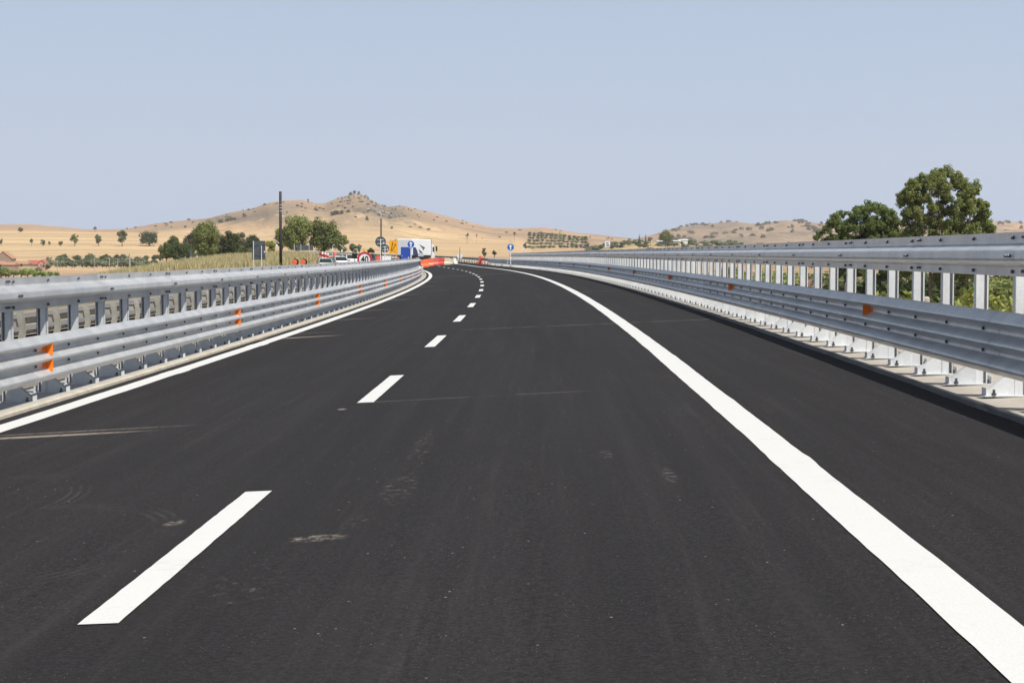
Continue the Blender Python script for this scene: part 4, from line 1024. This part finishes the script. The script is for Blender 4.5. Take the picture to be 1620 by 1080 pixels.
# round blue arrow signs
for px, py, Y, r_px, lb in ((650, 386.5, 150, 5.8, 'round blue sign with white up arrow in front of the white truck'), (807.7, 391, 176, 5.8, 'round blue sign with white up arrow at the far end of the right guardrail')):
    o, zc = sign_root('direction_sign', px, py, Y, lb, 'road sign'); r = r_px * Y / FPX
    disc(r, 0, .02, M['signblue'], o, 'sign_face', zc); ring(r * .93, r, -.002, M['signwhite'], o, 'white_rim', zc)
    m_ = MB().prism([(x, z + zc) for x, z in arrow_pts(r * 1.45, r * .85)], -.016, -.004).build('arrow', M['signwhite'], o); fix_normals(m_.data)
    MB().tube((0, .06, -.3), (0, .06, zc + r * .6), .045, n=8).build('pole', M['signwhite'], o)
# grey round sign backs
for px, py, Y, r_px, lb in ((602, 382.5, 150, 8.4, 'larger grey back of a round sign on a thin pole, white tag at its edge'), (609, 393, 158, 6.6, 'smaller grey back of a round sign, lower and right of the larger one')):
    o, zc = sign_root('round_road_sign', px, py, Y, lb, 'road sign'); r = r_px * Y / FPX
    disc(r, 0, .02, M['signgrey'], o, 'sign_back', zc)
    MB().tube((0, -.06, -.3), (0, -.06, zc + r * .55), .035, n=8).box((0, -.025, zc + r * .35), (r * 1.2, .03, .04)).box((0, -.025, zc - r * .35), (r * 1.2, .03, .04)).build('pole', M['signwhite'], o)
    MB().box((r * .62, -.015, zc - r * .2), (.09, .01, .13)).build('label_tag', M['signwhite'], o)
# rectangular sign back
o, zc = sign_root('rectangular_sign_back', 409.5, 396, 140, 'grey back of a rectangular road sign on two posts, left of the black pole', 'road sign', R(-6))
hw = 10.6 * 140 / FPX; hh = 15 * 140 / FPX
MB().box((0, 0, zc), (2 * hw, .03, 2 * hh)).build('sign_back', M['signgrey'], o)
MB().box((0, -.03, zc + hh * .55), (1.7 * hw, .03, .05)).box((0, -.03, zc - hh * .55), (1.7 * hw, .03, .05)).build('cross_rail', M['signgrey'], o)
for dx in (-.42, .22): MB().tube((dx, -.07, -.6), (dx, -.07, zc + hh * (.98 if dx < 0 else .5)), .035, n=8).build('pole', M['post'], o)
MB().box((.46, -.025, zc - .12), (.09, .01, .12)).build('label_tag', M['signwhite'], o)
# kilometre sign behind right guardrail
o, zc = sign_root('distance_sign', 961, 386, 92, 'small white kilometre sign reading km 186 above the right guardrail', 'road sign')
hw = 4.2 * 92 / FPX
MB().box((0, 0, zc), (2 * hw, .02, 2.1 * hw)).build('sign_face', M['signwhite'], o)
text_obj('km', .10, M['signblack'], o, (0, -.014, zc + .065), bold=.002); text_obj('186', .13, M['signblack'], o, (0, -.014, zc - .055), bold=.002)
MB().tube((0, .04, -1.2), (0, .04, zc), .025, n=8).build('pole', M['post'], o)
o, zc = sign_root('marker_sign', 829, 396, 180, 'tiny white marker sign with a dark triangle left of the orchard', 'road sign')
MB().box((0, 0, zc), (.27, .02, .27)).build('sign_face', M['signwhite'], o)
m_ = MB().prism([(-.07, zc - .06), (.07, zc - .06), (0, zc + .07)], -.02, -.011).build('triangle', M['signgrey'], o); fix_normals(m_.data)
MB().tube((0, .03, -.5), (0, .03, zc), .02, n=6).build('pole', M['post'], o)
# round white disc sign with pole beyond the blocks
o, zc = sign_root('round_sign', 727.5, 405, 238, 'round white signboard crossed by a dark pole beyond the white block', 'road sign')
disc(.36, .03, .05, M['signwhite'], o, 'sign_face', zc)
MB().tube((0, 0, -.2), (0, 0, zc + 1.13), .05, .03, n=8).build('pole', M['black'], o)
# yellow lane sign
o, zc = sign_root('lane_change_sign', 622.5, 390.5, 205, 'yellow roadworks sign with two slanted black arrows', 'road sign', R(8))
hw = 6.6 * 205 / FPX; hh = 10.2 * 205 / FPX
MB().box((0, 0, zc), (2 * hw, .04, 2 * hh)).build('sign_face', M['signyellow'], o)
def slant(x0, z0, x1, z1, wd):
    d = Vector((x1 - x0, z1 - z0)).normalized(); n_ = Vector((-d.y, d.x)) * wd / 2; L = Vector((x1, z1)); B = Vector((x0, z0)); nk = L - d * wd * 2.4
    return [tuple(B + n_), tuple(B - n_), tuple(nk - n_), tuple(nk - n_ * 3), tuple(L), tuple(nk + n_ * 3), tuple(nk + n_)]
for pts_ in (slant(-.28, -.5, -.08, .52, .07), slant(-.18, -.5, .27, .36, .07)):
    m_ = MB().prism([(x, z + zc) for x, z in pts_], -.034, -.022).build('arrow', M['signblack'], o); fix_normals(m_.data)
disc(.045, -.034, -.022, M['signblack'], o, 'dot', zc - .52, .16, 14)
MB().tube((-.12, 0, zc + hh), (-.12, 0, zc + hh + .1), .07, n=10).build('warning_lamp', M['signwhite'], o); MB().tube((.2, 0, zc + hh), (.28, 0, zc + hh + .16), .07, n=10).build('warning_lamp', M['old'], o)
for dx in (-.3, .3): MB().tube((dx, .05, -.3), (dx, .05, zc), .03, n=6).build('pole', M['post'], o)
# blue panel
o, zc = sign_root('blue_panel', 642, 400.5, 200, 'plain dark blue rectangular panel beside the truck, below the blue arrow sign', 'panel', R(5))
hw = 7.9 * 200 / FPX; hh = 9.6 * 200 / FPX
MB().box((0, 0, zc), (2 * hw, .06, 2 * hh)).build('panel_face', M['bluepanel'], o)
MB().box((.30, -.04, zc - hh * .72), (.12, .01, .13), ry=R(30)).box((-.1, -.04, zc - hh * .8), (.06, .01, .06)).box((-.42, -.04, zc - hh * .45), (.05, .01, .12)).build('sticker', M['signwhite'], o)
for dx in (-.4, .4): MB().tube((dx, .08, -.4), (dx, .08, zc), .03, n=6).build('leg', M['post'], o)
# black posts
def pole(px, ytop, Y, r, label, bands=()):
    t_ = W(px, ytop, Y); g = ground_at(t_.x, Y); o = empty('black_pole', (t_.x, Y, g)); tag(o, label, 'pole')
    hh = t_.z - g
    MB().tube((0, 0, -.5), (0, 0, hh), r * 1.05, r * .9, 14).build('shaft', M['black'], o, True)
    for y_ in bands:
        z = W(px, y_, Y).z - g; MB().tube((0, 0, z - .018), (0, 0, z + .018), r * 1.03, r * 1.03, 14).build('white_band', M['signwhite'], o)
    return o
pole(443.5, 303, 172, .145, 'tall thick black pole with thin white bands on the grassy bank', (324.5, 329, 334))
pole(602.8, 346, 300, .13, 'thin tall black pole rising behind the larger round sign back')
# lamps on the barrier
for px, lb in ((466.8, 'left of two round orange warning lamps on black discs above the left guardrail'), (480.3, 'right of two round orange warning lamps on black discs above the left guardrail')):
    o, zc = sign_root('warning_lamp', px, 414.5, 108, lb, 'warning lamp')
    r = 5.3 * 108 / FPX
    disc(r, .02, .06, M['signblack'], o, 'backing_disc', zc, .02, 24); disc(r * .82, -.02, .02, M['orangeplastic'], o, 'lens', zc, -.04, 20)
    MB().tube((0, .04, zc + r), (0, .04, zc + r + .1), .015, n=6).build('antenna', M['signblack'], o); MB().tube((0, .05, -.3), (0, .05, zc), .025, n=6).build('pole', M['post'], o)
# black panel near the 40 sign
o, zc = sign_root('variable_sign', 561, 405, 130, 'small black rectangular signal panel just left of the speed limit sign', 'signal panel')
MB().box((0, 0, zc), (.38, .12, .40)).build('panel_face', M['signblack'], o); MB().tube((0, .08, -.3), (0, .08, zc), .03, n=6).build('pole', M['post'], o)
# solar posts
for px, yt, Y, mir, lb in ((541, 388, 240, 1, 'thin pole with tilted solar panel and white box above the car roofs'), (438, 380, 240, 1, 'thin pole with tilted solar panel and white box just left of the black pole'), (526, 387, 250, 0, 'thin lamp pole with a small grey box, left of the tilted solar panel')):
    t_ = W(px, yt, Y); g = ground_at(t_.x, Y); o = empty('solar_pole', (t_.x, Y, g)); tag(o, lb, 'pole'); hh = t_.z - g
    MB().tube((0, 0, -.4), (0, 0, hh - .3), .04, n=6).build('pole', M['post'], o)
    MB().box((0, -.05, hh - .75), (.2, .12, .3)).build('control_box', M['signwhite'], o)
    if mir: MB().box((0, 0, hh - .15), (.85, .3, .05), ry=R(42)).build('solar_panel', M['post'], o)
    else: MB().tube((0, 0, hh - .3), (.15, 0, hh), .03, n=6).box((.2, 0, hh - .05), (.22, .1, .12)).build('lamp_head', M['post'], o)
# grey sign backs far behind the grass
for px, Y, hw, lb in ((476, 260, .62, 'low grey sign back behind the bank grass, left one of the distant pair'), (489, 262, .62, 'low grey sign back behind the bank grass, right one of the distant pair'), (465.5, 262, .22, 'narrow grey sign back left of the distant pair')):
    o, zc = sign_root('distant_sign_back', px, 392, Y, lb, 'road sign')
    MB().box((0, 0, zc), (2 * hw, .03, .75)).build('sign_back', M['signgrey'], o)
    MB().tube((0, -.05, -.3), (0, -.05, zc + .5), .04, n=6).build('pole', M['post'], o)
# red-white channelising posts, barrel
for px, yt, lb in ((510, 398, 'red and white striped channelising post, left one of three'), (514.5, 399, 'red and white striped channelising post, middle one of three'), (518.5, 400.5, 'red and white striped channelising post, right one of three')):
    o, zc = sign_root('channelising_post', px, yt, 225, lb, 'channelising post'); b = max(.4, zc)
    MB().tube((0, 0, 0), (0, 0, b), .17, .13, 12).build('body', M['signwhite'], o)
    for f in (.2, .5, .8): MB().tube((0, 0, b * (f - .07)), (0, 0, b * (f + .07)), .178 - .03 * f, .172 - .03 * f, 12).build('red_stripe', M['signred'], o)
o, zc = sign_root('red_barrel', 529.5, 399.5, 235, 'red plastic barrel right of the striped channelising posts', 'barrel')
MB().tube((0, 0, 0), (0, 0, max(.5, zc) * .5), .20, .24, 14).tube((0, 0, max(.5, zc) * .5), (0, 0, max(.5, zc)), .24, .18, 14).build('body', M['redplastic'], o)
o, zc = sign_root('red_board', 508, 402, 228, 'dark red board standing left of the striped channelising posts', 'board')
MB().box((0, .3, zc), (.5, .05, .5)).build('board_face', m_varied('dark_red', (.22, .03, .03), (.3, .05, .04), 3), o); MB().tube((0, .33, -.3), (0, .33, zc), .03, n=6).build('leg', M['post'], o)
# plastic road blocks
def block_mesh(m, L=1.15, Hh=.92):
    mb = MB(); prof = [(-.25, 0), (.25, 0), (.25, .22), (.13, .42), (.10, Hh), (-.10, Hh), (-.13, .42), (-.25, .22)]
    n = len(prof); vs = [(-L / 2, x, z) for x, z in prof] + [(L / 2, x, z) for x, z in prof]
    mb.add(vs, [tuple(range(n)), tuple(range(2 * n - 1, n - 1, -1))] + [(i, n + i, n + (i + 1) % n, (i + 1) % n) for i in range(n)])
    mb.tube((L / 2 - .02, 0, .1), (L / 2 - .02, 0, Hh - .1), .06, n=8); mb.tube((0, 0, Hh), (0, 0, Hh + .04), .06, n=10)
    me = mb.mesh('plastic_block', m); fix_normals(me); return me
bms = {k_: block_mesh(M[k_]) for k_ in ('redplastic', 'orangeplastic', 'creamplastic', 'white')}
for px, Y, mk, rz, sc_, lb in ((671.0, 216, 'orangeplastic', 35, 1.0, 'orange-red plastic road block touching the end of the left guardrail'), (678, 224, 'orangeplastic', 15, 1.0, 'orange-red plastic road block, second from the left guardrail'),
                          (686.5, 230, 'redplastic', 9, 1.02, 'bright red plastic road block in the middle of the row'), (696.5, 232, 'redplastic', -8, 1.0, 'bright red plastic road block, right one of the red pair'),
                          (704.5, 232, 'creamplastic', -3, 1.0, 'cream plastic road block left in the row of red ones'), (710.5, 234, 'creamplastic', -6, .8, 'cream plastic road block at the right end of the row'),
                          (719.5, 238, 'white', 60, .85, 'white plastic road block alone beside the round white signboard'),
                          (760.5, 226, 'redplastic', 80, 1.05, 'red plastic road block alone by the low guardrail on the right shoulder'), (764.5, 229, 'redplastic', 95, 1.05, 'red plastic road block right behind the lone one on the shoulder')):
    x = (px - 810) / FPX * Y; g = ground_at(x, Y) + .03
    o = bpy.data.objects.new('plastic_block', bms[mk]); COL.objects.link(o); o.location = (x, Y, g); o.rotation_euler = (0, 0, R(rz)); o.scale = (sc_, sc_, sc_ if px < 719 else sc_ * 1.0)
    tag(o, lb, 'road block', 'plastic road blocks closing the lane')
for px, Y, mk, lb in ((600, 165, 'redplastic', 'red plastic block behind the left guardrail below the round sign backs'), (609, 168, 'white', 'white plastic block behind the left guardrail, left one of two white ones'), (614, 172, 'white', 'white plastic block behind the left guardrail, right one of two white ones')):
    x = (px - 810) / FPX * Y; g = W(px, 409.5, Y).z - .45
    o = bpy.data.objects.new('plastic_block', bms[mk]); COL.objects.link(o); o.location = (x, Y, g); o.rotation_euler = (0, 0, R(10)); o.scale = (.45, .65, .8); tag(o, lb, 'road block', 'plastic blocks behind the left guardrail')
# guardrail of the far carriageway, left
def poly_rail(label, pts_, h=.75, m=None):
    root = empty('distant_guardrail', pts_[0]); L0 = root.location.copy(); tag(root, label, 'guardrail'); mb = MB()
    for a, b in zip(pts_[:-1], pts_[1:]):
        a = Vector(a); b = Vector(b); d = (b - a).normalized(); n_ = Vector((d.y, -d.x, 0)).normalized()
        if n_.y > 0: n_ = -n_
        vs = []; prof = WB
        for q in (a, b):
            for aa, hh in prof: vs.append(q + n_ * aa + Vector((0, 0, hh - .75)) - L0)
        k_ = len(prof); mb.add(vs, [(j, j + 1, k_ + j + 1, k_ + j) for j in range(k_ - 1)])
        L = (b - a).length; nn = max(1, int(L / 4))
        for i in range(nn):
            q = a.lerp(b, i / nn); MB().box(q - L0 + Vector((0, .05, -.6)), (.1, .06, 1.2)).build('post', M['old'], root)
    o = mb.build('rail', m or M['oldr'], root); sm_ = o.modifiers.new('t', 'SOLIDIFY'); sm_.thickness = .02
    return root
poly_rail('long low grey guardrail of the far carriageway behind the bank grass and car roofs', [W(440, 397.3, 262), W(500, 398.0, 290), W(560, 399.6, 330), W(590, 401.0, 360), W(618, 402.5, 400)])

# vehicles
def wheel(parent, x, y, r, w_=.24):
    o = MB().tube((x - w_ / 2, y, r), (x + w_ / 2, y, r), r, r, 20).build('wheel', M['dark'], parent)
    MB().tube((x - w_ / 2 - .01, y, r), (x + w_ / 2 + .01, y, r), r * .55, r * .55, 14).build('rim', M['silver'], o)
    return o
def car(px, Y, rz, m, label, scale=1.0, gz=None, roofbox=False):
    x = (px - 810) / FPX * Y; g = ground_at(x, Y) if gz is None else gz
    root = empty('parked_car', (x, Y, g), R(rz)); tag(root, label, 'car', 'cars queueing behind the left guardrail'); root.scale = (scale,) * 3
    mb = MB()
    secs = [(-2.05, .80, .35, .78), (-1.95, .86, .28, .92), (-1.2, .88, .25, .95), (0, .89, .25, .95), (1.1, .88, .25, .92), (1.8, .84, .28, .80), (2.1, .75, .35, .66)]
    vs = []
    for y, hw, z0, z1 in secs: vs += [(-hw * .94, y, z0), (-hw, y, (z0 + z1) / 2), (-hw * .93, y, z1), (hw * .93, y, z1), (hw, y, (z0 + z1) / 2), (hw * .94, y, z0)]
    n = 6; fs = [(i * n + j, i * n + (j + 1) % n, (i + 1) * n + (j + 1) % n, (i + 1) * n + j) for i in range(len(secs) - 1) for j in range(n)]
    fs += [tuple(range(n)), tuple(range((len(secs) - 1) * n, len(secs) * n))[::-1]]
    mb.add(vs, fs); b = mb.build('body', m, root, False); fix_normals(b.data); bevel(b, .05)
    mb = MB(); vs = []
    for y0, y1, hw, z in ((-1.85, 1.05, .84, .93), (-1.35, .35, .66, 1.40)):
        vs += [(-hw, y0, z), (hw, y0, z), (hw, y1, z), (-hw, y1, z)]
    mb.add(vs, [(0, 1, 5, 4), (1, 2, 6, 5), (2, 3, 7, 6), (3, 0, 4, 7)]); mb.build('windows', M['glass'], root)
    b = MB().box((0, -.5, 1.42), (1.36, 1.75, .06)).build('roof', m, root); bevel(b, .03)
    mb = MB()
    for sx in (-1, 1):
        mb.tube((.84 * sx, 1.05, .93), (.67 * sx, .35, 1.40), .035, n=6); mb.tube((.84 * sx, -1.85, .93), (.67 * sx, -1.35, 1.40), .045, n=6); mb.tube((.86 * sx, -.35, .93), (.68 * sx, -.4, 1.40), .035, n=6)
    mb.build('pillar', m, root)
    for sx in (-1, 1):
        MB().box((.98 * sx, .75, 1.0), (.18, .12, .14)).build('mirror', m, root)
        MB().box((.62 * sx, -2.03, .74), (.3, .06, .14)).build('tail_light', M['signred'], root)
        MB().box((.60 * sx, 2.06, .62), (.3, .06, .12)).build('headlight', M['signwhite'], root)
        for y in (-1.3, 1.35): wheel(root, .8 * sx, y, .32, .2)
    return root
def car_roof_at(px, yroof, Y): return W(px, yroof, Y).z - 1.45
car(513, 215, 12, M['silver'], 'pale grey car with dark windows, nearest of the queue behind the left guardrail', gz=car_roof_at(513, 408.5, 215))
car(534, 235, 22, M['silver'], 'pale silver car with greenish dark windows, middle of the queue', gz=car_roof_at(534, 406.5, 235), scale=1.05)
car(549, 258, 30, M['carwhite'], 'white car with long dark side windows at the right of the queue', gz=car_roof_at(549, 405, 258), scale=1.15)
car(586.5, 225, -5, M['darkcar'], 'dark car just right of the speed limit sign', gz=car_roof_at(588, 403, 225), scale=1.05)
car(396, 395, 60, M['carwhite'], 'white van-like car far behind the left edge of the rectangular sign back', gz=car_roof_at(396, 395.5, 395), scale=1.1)
car(374, 392, 70, M['darkcar'], 'small blue-grey car far left of the rectangular sign back', gz=car_roof_at(374, 396.5, 392))

# truck
a = W(628, 378, 262); g = P(262, -.5).z
root = empty('white_truck', (a.x, 262, g), R(-15)); tag(root, 'white box truck with grey star shapes on its side beyond the left guardrail', 'truck')
Lb = 9.3; Wb = 2.45; z0 = 1.15; z1 = a.z - g
b = MB().box((Wb / 2, Lb / 2, (z0 + z1) / 2), (Wb, Lb, z1 - z0)).build('cargo_box', M['white2'], root); bevel(b, .12, 3)
MB().box((Wb / 2, Lb / 2, 1.0), (2.2, Lb, .28)).build('chassis', M['dark'], root)
MB().box((Wb + .005, 1.0 + Lb * .30, 1.28), (.03, 2.6, .52)).build('side_skirt', M['silver'], root)
xs = Wb + .012
def side_shape(pts_, m, name):
    n = len(pts_); vs = [(xs, y, z) for y, z in pts_] + [(xs - .015, y, z) for y, z in pts_]
    o = MB().add(vs, [tuple(range(n)), tuple(range(2 * n - 1, n - 1, -1))] + [(i, n + i, n + (i + 1) % n, (i + 1) % n) for i in range(n)]).build(name, m, root); fix_normals(o.data)
H_ = z1 - z0
side_shape([(3.0, z0 + H_ * .68), (5.6, z0 + H_ * .52), (6.0, z0 + H_ * .50), (4.9, z0 + H_ * .30), (4.7, z0 + H_ * .42)], M['grey_logo'], 'grey_graphic')
side_shape([(2.8, z0 + H_ * .40), (4.6, z0 + H_ * .22), (4.9, z0 + H_ * .12), (3.9, z0 + H_ * .08), (3.2, z0 + H_ * .2)], M['grey_logo'], 'grey_graphic')
side_shape([(.1, z0 + H_ * .02), (.1, z0 + H_ * .50), (1.3, z0 + H_ * .50), (2.1, z0 + H_ * .30), (2.6, z0 + H_ * .02)], M['navy'], 'navy_graphic')
MB().box((Wb * .62, Lb - .35, z1 + .02), (1.2, 2.6, .10)).build('roof_fairing', M['dark'], root)
MB().box((Wb + .01, Lb - .25, (z0 + z1) / 2), (.04, .12, H_ * .96)).build('corner_post', M['dark'], root)
cab = MB(); pr = [(Lb + .2, .5), (Lb + 1.7, .5), (Lb + 1.75, 1.6), (Lb + 1.5, 2.7), (Lb + .5, 2.9), (Lb + .2, 2.8)]
n = len(pr); vs = [(.05, y, z) for y, z in pr] + [(Wb - .05, y, z) for y, z in pr]
cab.add(vs, [tuple(range(n)), tuple(range(2 * n - 1, n - 1, -1))] + [(i, n + i, n + (i + 1) % n, (i + 1) % n) for i in range(n)])
b = cab.build('cab', M['white'], root); fix_normals(b.data); bevel(b, .08, 2)
MB().box((Wb - .04, Lb + .95, 2.1), (.03, .9, .7)).build('side_window', M['glass'], root)
MB().box((Wb / 2, Lb + 1.63, 2.2), (2.1, .06, .9), rx=R(-13)).build('windscreen', M['glass'], root)
for sx in (0, 1):
    xx = -.28 if sx == 0 else Wb + .28
    MB().box((xx, Lb + 1.5, 2.2), (.24, .14, .7)).box((xx + (-.1 if sx else .1), Lb + 1.5, 2.55), (.4, .06, .05)).build('mirror', M['dark'], root)
    for y in (1.2, 2.4, Lb + .9): wheel(root, .3 if sx == 0 else Wb - .3, y, .5, .32)
for xx in (.25, Wb - .25): MB().box((xx, -.03, .95), (.35, .06, .15)).build('tail_light', M['signred'], root)

# ------------------------------------------------------------------ farm buildings far left, utility poles
def house(px0, px1, ytop, ybase, Y, wallm, roofm, label, win=(), gable=False, roofh=1.2, dep=7, rz=0):
    x0 = W(px0, ybase, Y); x1 = W(px1, ytop, Y); wd = x1.x - x0.x; h = x1.z - x0.z; g = x0.z
    gt = TZ((x0.x + x1.x) / 2, Y + dep / 2)
    root = empty('farm_building', ((x0.x + x1.x) / 2, Y, min(g, gt) - .2), R(rz)); tag(root, label, 'building'); dz = g - root.location.z; H0 = dz + h
    if gable:
        pr = [(-wd / 2, 0), (wd / 2, 0), (wd / 2, H0 - roofh), (0, H0), (-wd / 2, H0 - roofh)]
        o = MB().prism(pr, 0, dep).build('wall', wallm, root); fix_normals(o.data)
        for sx in (-1, 1):
            o = MB().prism([(0, H0 + .22), (sx * (wd / 2 + .3), H0 - roofh + .1), (sx * (wd / 2 + .3), H0 - roofh - .05), (0, H0 + .04)], -.25, dep + .2).build('roof', roofm, root); fix_normals(o.data)
    else:
        MB().box((0, dep / 2, (H0 - roofh) / 2), (wd, dep, H0 - roofh)).build('wall', wallm, root)
        mb = MB(); e = .4; hz = H0 - roofh
        mb.add([(-wd / 2 - e, -e, hz + .01), (wd / 2 + e, -e, hz + .01), (wd / 2 + e, dep + e, hz + .01), (-wd / 2 - e, dep + e, hz + .01), (-wd / 2 - e, dep / 2, H0), (wd / 2 + e, dep / 2, H0)], [(0, 1, 5, 4), (2, 3, 4, 5), (0, 4, 3), (1, 2, 5), (3, 2, 1, 0)])
        o = mb.build('roof', roofm, root); fix_normals(o.data)
    for wx, wz, ww, wh in win:
        f = MB().box((wx * wd / 2, -.02, dz + wz * h), (ww, .1, wh)).build('window', M['dark'], root)
        MB().box((wx * wd / 2, -.06, dz + wz * h + wh / 2 + .08), (ww + .3, .12, .12)).build('lintel', M['stone'], f)
    return root
house(22.5, 43, 413, 431, 760, M['plaster'], M['tile'], 'cream plastered farmhouse with one dark window and brown tiled roof', ((.1, .66, .75, 1.1),), roofh=1.3)
house(-14, 5, 413, 431, 756, M['plaster'], M['tile'], 'pale farmhouse with a dark doorway at the left picture edge', ((.55, .45, 1.0, 1.6),), roofh=1.3)
house(4.5, 22, 414.5, 431, 752, M['stone'], M['tile'], 'low rubble stone farm building between the two plastered farmhouses', (), roofh=1.2)
house(-8, 18, 398, 420, 790, M['stone'], M['tile'], 'ruined stone building with a broken gable behind the farmhouses', (), gable=True, roofh=3.2)
house(42, 62, 411.5, 421, 800, M['plaster'], M['tile_red'], 'long low shed with red roof right of the cream farmhouse', (), roofh=1.9)
house(60.5, 71.5, 411.5, 424, 790, M['pink'], M['tile_red'], 'small shed with pink gable end at the right of the farm', (), gable=True, roofh=1.7)
house(1040, 1048, 380.5, 384, 1150, M['white'], M['white'], 'tiny white farm building left of the long white roofs', (), roofh=.5)
house(1066, 1076, 380, 384, 1150, M['plaster'], M['white'], 'low white-roofed farm building, middle one of the far three', (), roofh=.6)
house(1075, 1088, 378.5, 383, 1170, M['white'], M['white'], 'long white-roofed farm building, right one of the far three', (), roofh=.7)
for px, yt, Y, r, lb in ((205, 401, 300, .16, 'thick pale concrete utility pole with short crossarm'), (90.5, 411, 640, .12, 'thin pale pole right of the farm, leftmost of the thin poles'), (149, 403, 640, .10, 'thin pole among the olive rows, second of the thin poles'), (173, 408, 520, .12, 'thin pole standing in front of the olive rows left of the concrete pole'), (186, 408, 640, .12, 'thin pale pole just left of the concrete pole'), (293, 406, 280, .10, 'thin pale pole on the grassy bank slope'), (71, 409, 640, .12, 'thin pale pole beside the pink shed')):
    t_ = W(px, yt, Y); g = TZ(t_.x, Y); o = empty('utility_pole', (t_.x, Y, g)); tag(o, lb, 'pole')
    MB().tube((0, 0, -.5), (0, 0, t_.z - g), r * 1.2, r * .75, 8).build('shaft', M['conc'], o)
    MB().box((-.4, 0, t_.z - g - .25), (1.1, .08, .08)).build('crossarm', M['conc'], o)
# dark culvert structure on the bank
t_ = W(311, 404, 300); g = TZ(t_.x, 300); o = empty('concrete_shelter', (t_.x, 300, g)); tag(o, 'small dark flat-roofed concrete shelter below the trees on the bank', 'shelter')
MB().box((0, 0, t_.z - g), (1.9, 1.6, .12)).build('roof', M['signgrey'], o); MB().box((-.55, 0, (t_.z - g) / 2 - .2), (.6, 1.3, (t_.z - g) + .3)).build('wall', M['conc_grey'], o)
MB().box((.6, .3, (t_.z - g) / 2 - .2), (.12, .5, (t_.z - g) + .3)).build('column', M['conc_grey'], o)
t_ = W(302, 400, 295); o = empty('small_sign', (t_.x, 295, TZ(t_.x, 295))); tag(o, 'small dark upright sign left above the concrete shelter', 'road sign')
MB().box((0, 0, t_.z - o.location.z), (.42, .04, .95)).build('sign_face', M['signgrey'], o); MB().tube((0, .04, -.3), (0, .04, t_.z - o.location.z), .03, n=6).build('pole', M['post'], o)
# pale concrete bollard and ruined wall behind the right guardrail
t_ = W(1462, 469, 46); g = TZ(t_.x, 46); o = MB().tube((0, 0, -.2), (0, 0, t_.z - g - .05), .145, .145, 18).tube((0, 0, t_.z - g - .05), (0, 0, t_.z - g), .145, .11, 18).build('concrete_post', M['conc']); o.location = (t_.x, 46, g)
tag(o, 'pale rounded concrete post rising just behind the right guardrail', 'post')
a = W(1270, 441, 175); b = W(1304, 441, 175); g = TZ(b.x, 175); root = empty('ruined_wall', ((a.x + b.x) / 2, 175, g)); tag(root, 'pinkish ruined stone wall seen through the right guardrail posts', 'wall')
o = MB().prism([(-1.2, -.2), (1.2, -.2), (1.2, a.z - g - .6), (.7, a.z - g - .2), (.3, a.z - g), (-.5, a.z - g - .1), (-1.2, a.z - g - .3)], 0, .5).build('masonry', m_varied('pink_stone', (.40, .26, .22), (.30, .19, .16), 2, .95, 0, .5), root); fix_normals(o.data)

# ------------------------------------------------------------------ haze
me = MB().box((0, 3600, 200), (15500, 7700, 440)).mesh('haze', None) if False else None
mb = MB().box((0, 3520, 205), (36000, 7500, 442)); hz = mb.build('haze', mat('tmp_haze'))
hm = bpy.data.materials.new('air_haze'); hm.use_nodes = True; nt = hm.node_tree
for n_ in list(nt.nodes):
    if n_.type != 'OUTPUT_MATERIAL': nt.nodes.remove(n_)
out = [n_ for n_ in nt.nodes if n_.type == 'OUTPUT_MATERIAL'][0]
pv = nt.nodes.new('ShaderNodeVolumePrincipled'); pv.inputs['Color'].default_value = (.86, .91, 1.0, 1); pv.inputs['Density'].default_value = 0.000085; pv.inputs['Anisotropy'].default_value = .2
nt.links.new(pv.outputs[0], out.inputs['Volume'])
hz.data.materials.clear(); hz.data.materials.append(hm); hz['kind'] = 'stuff'; hz['label'] = 'thin pale blue air haze over the whole valley'; hz['category'] = 'haze'
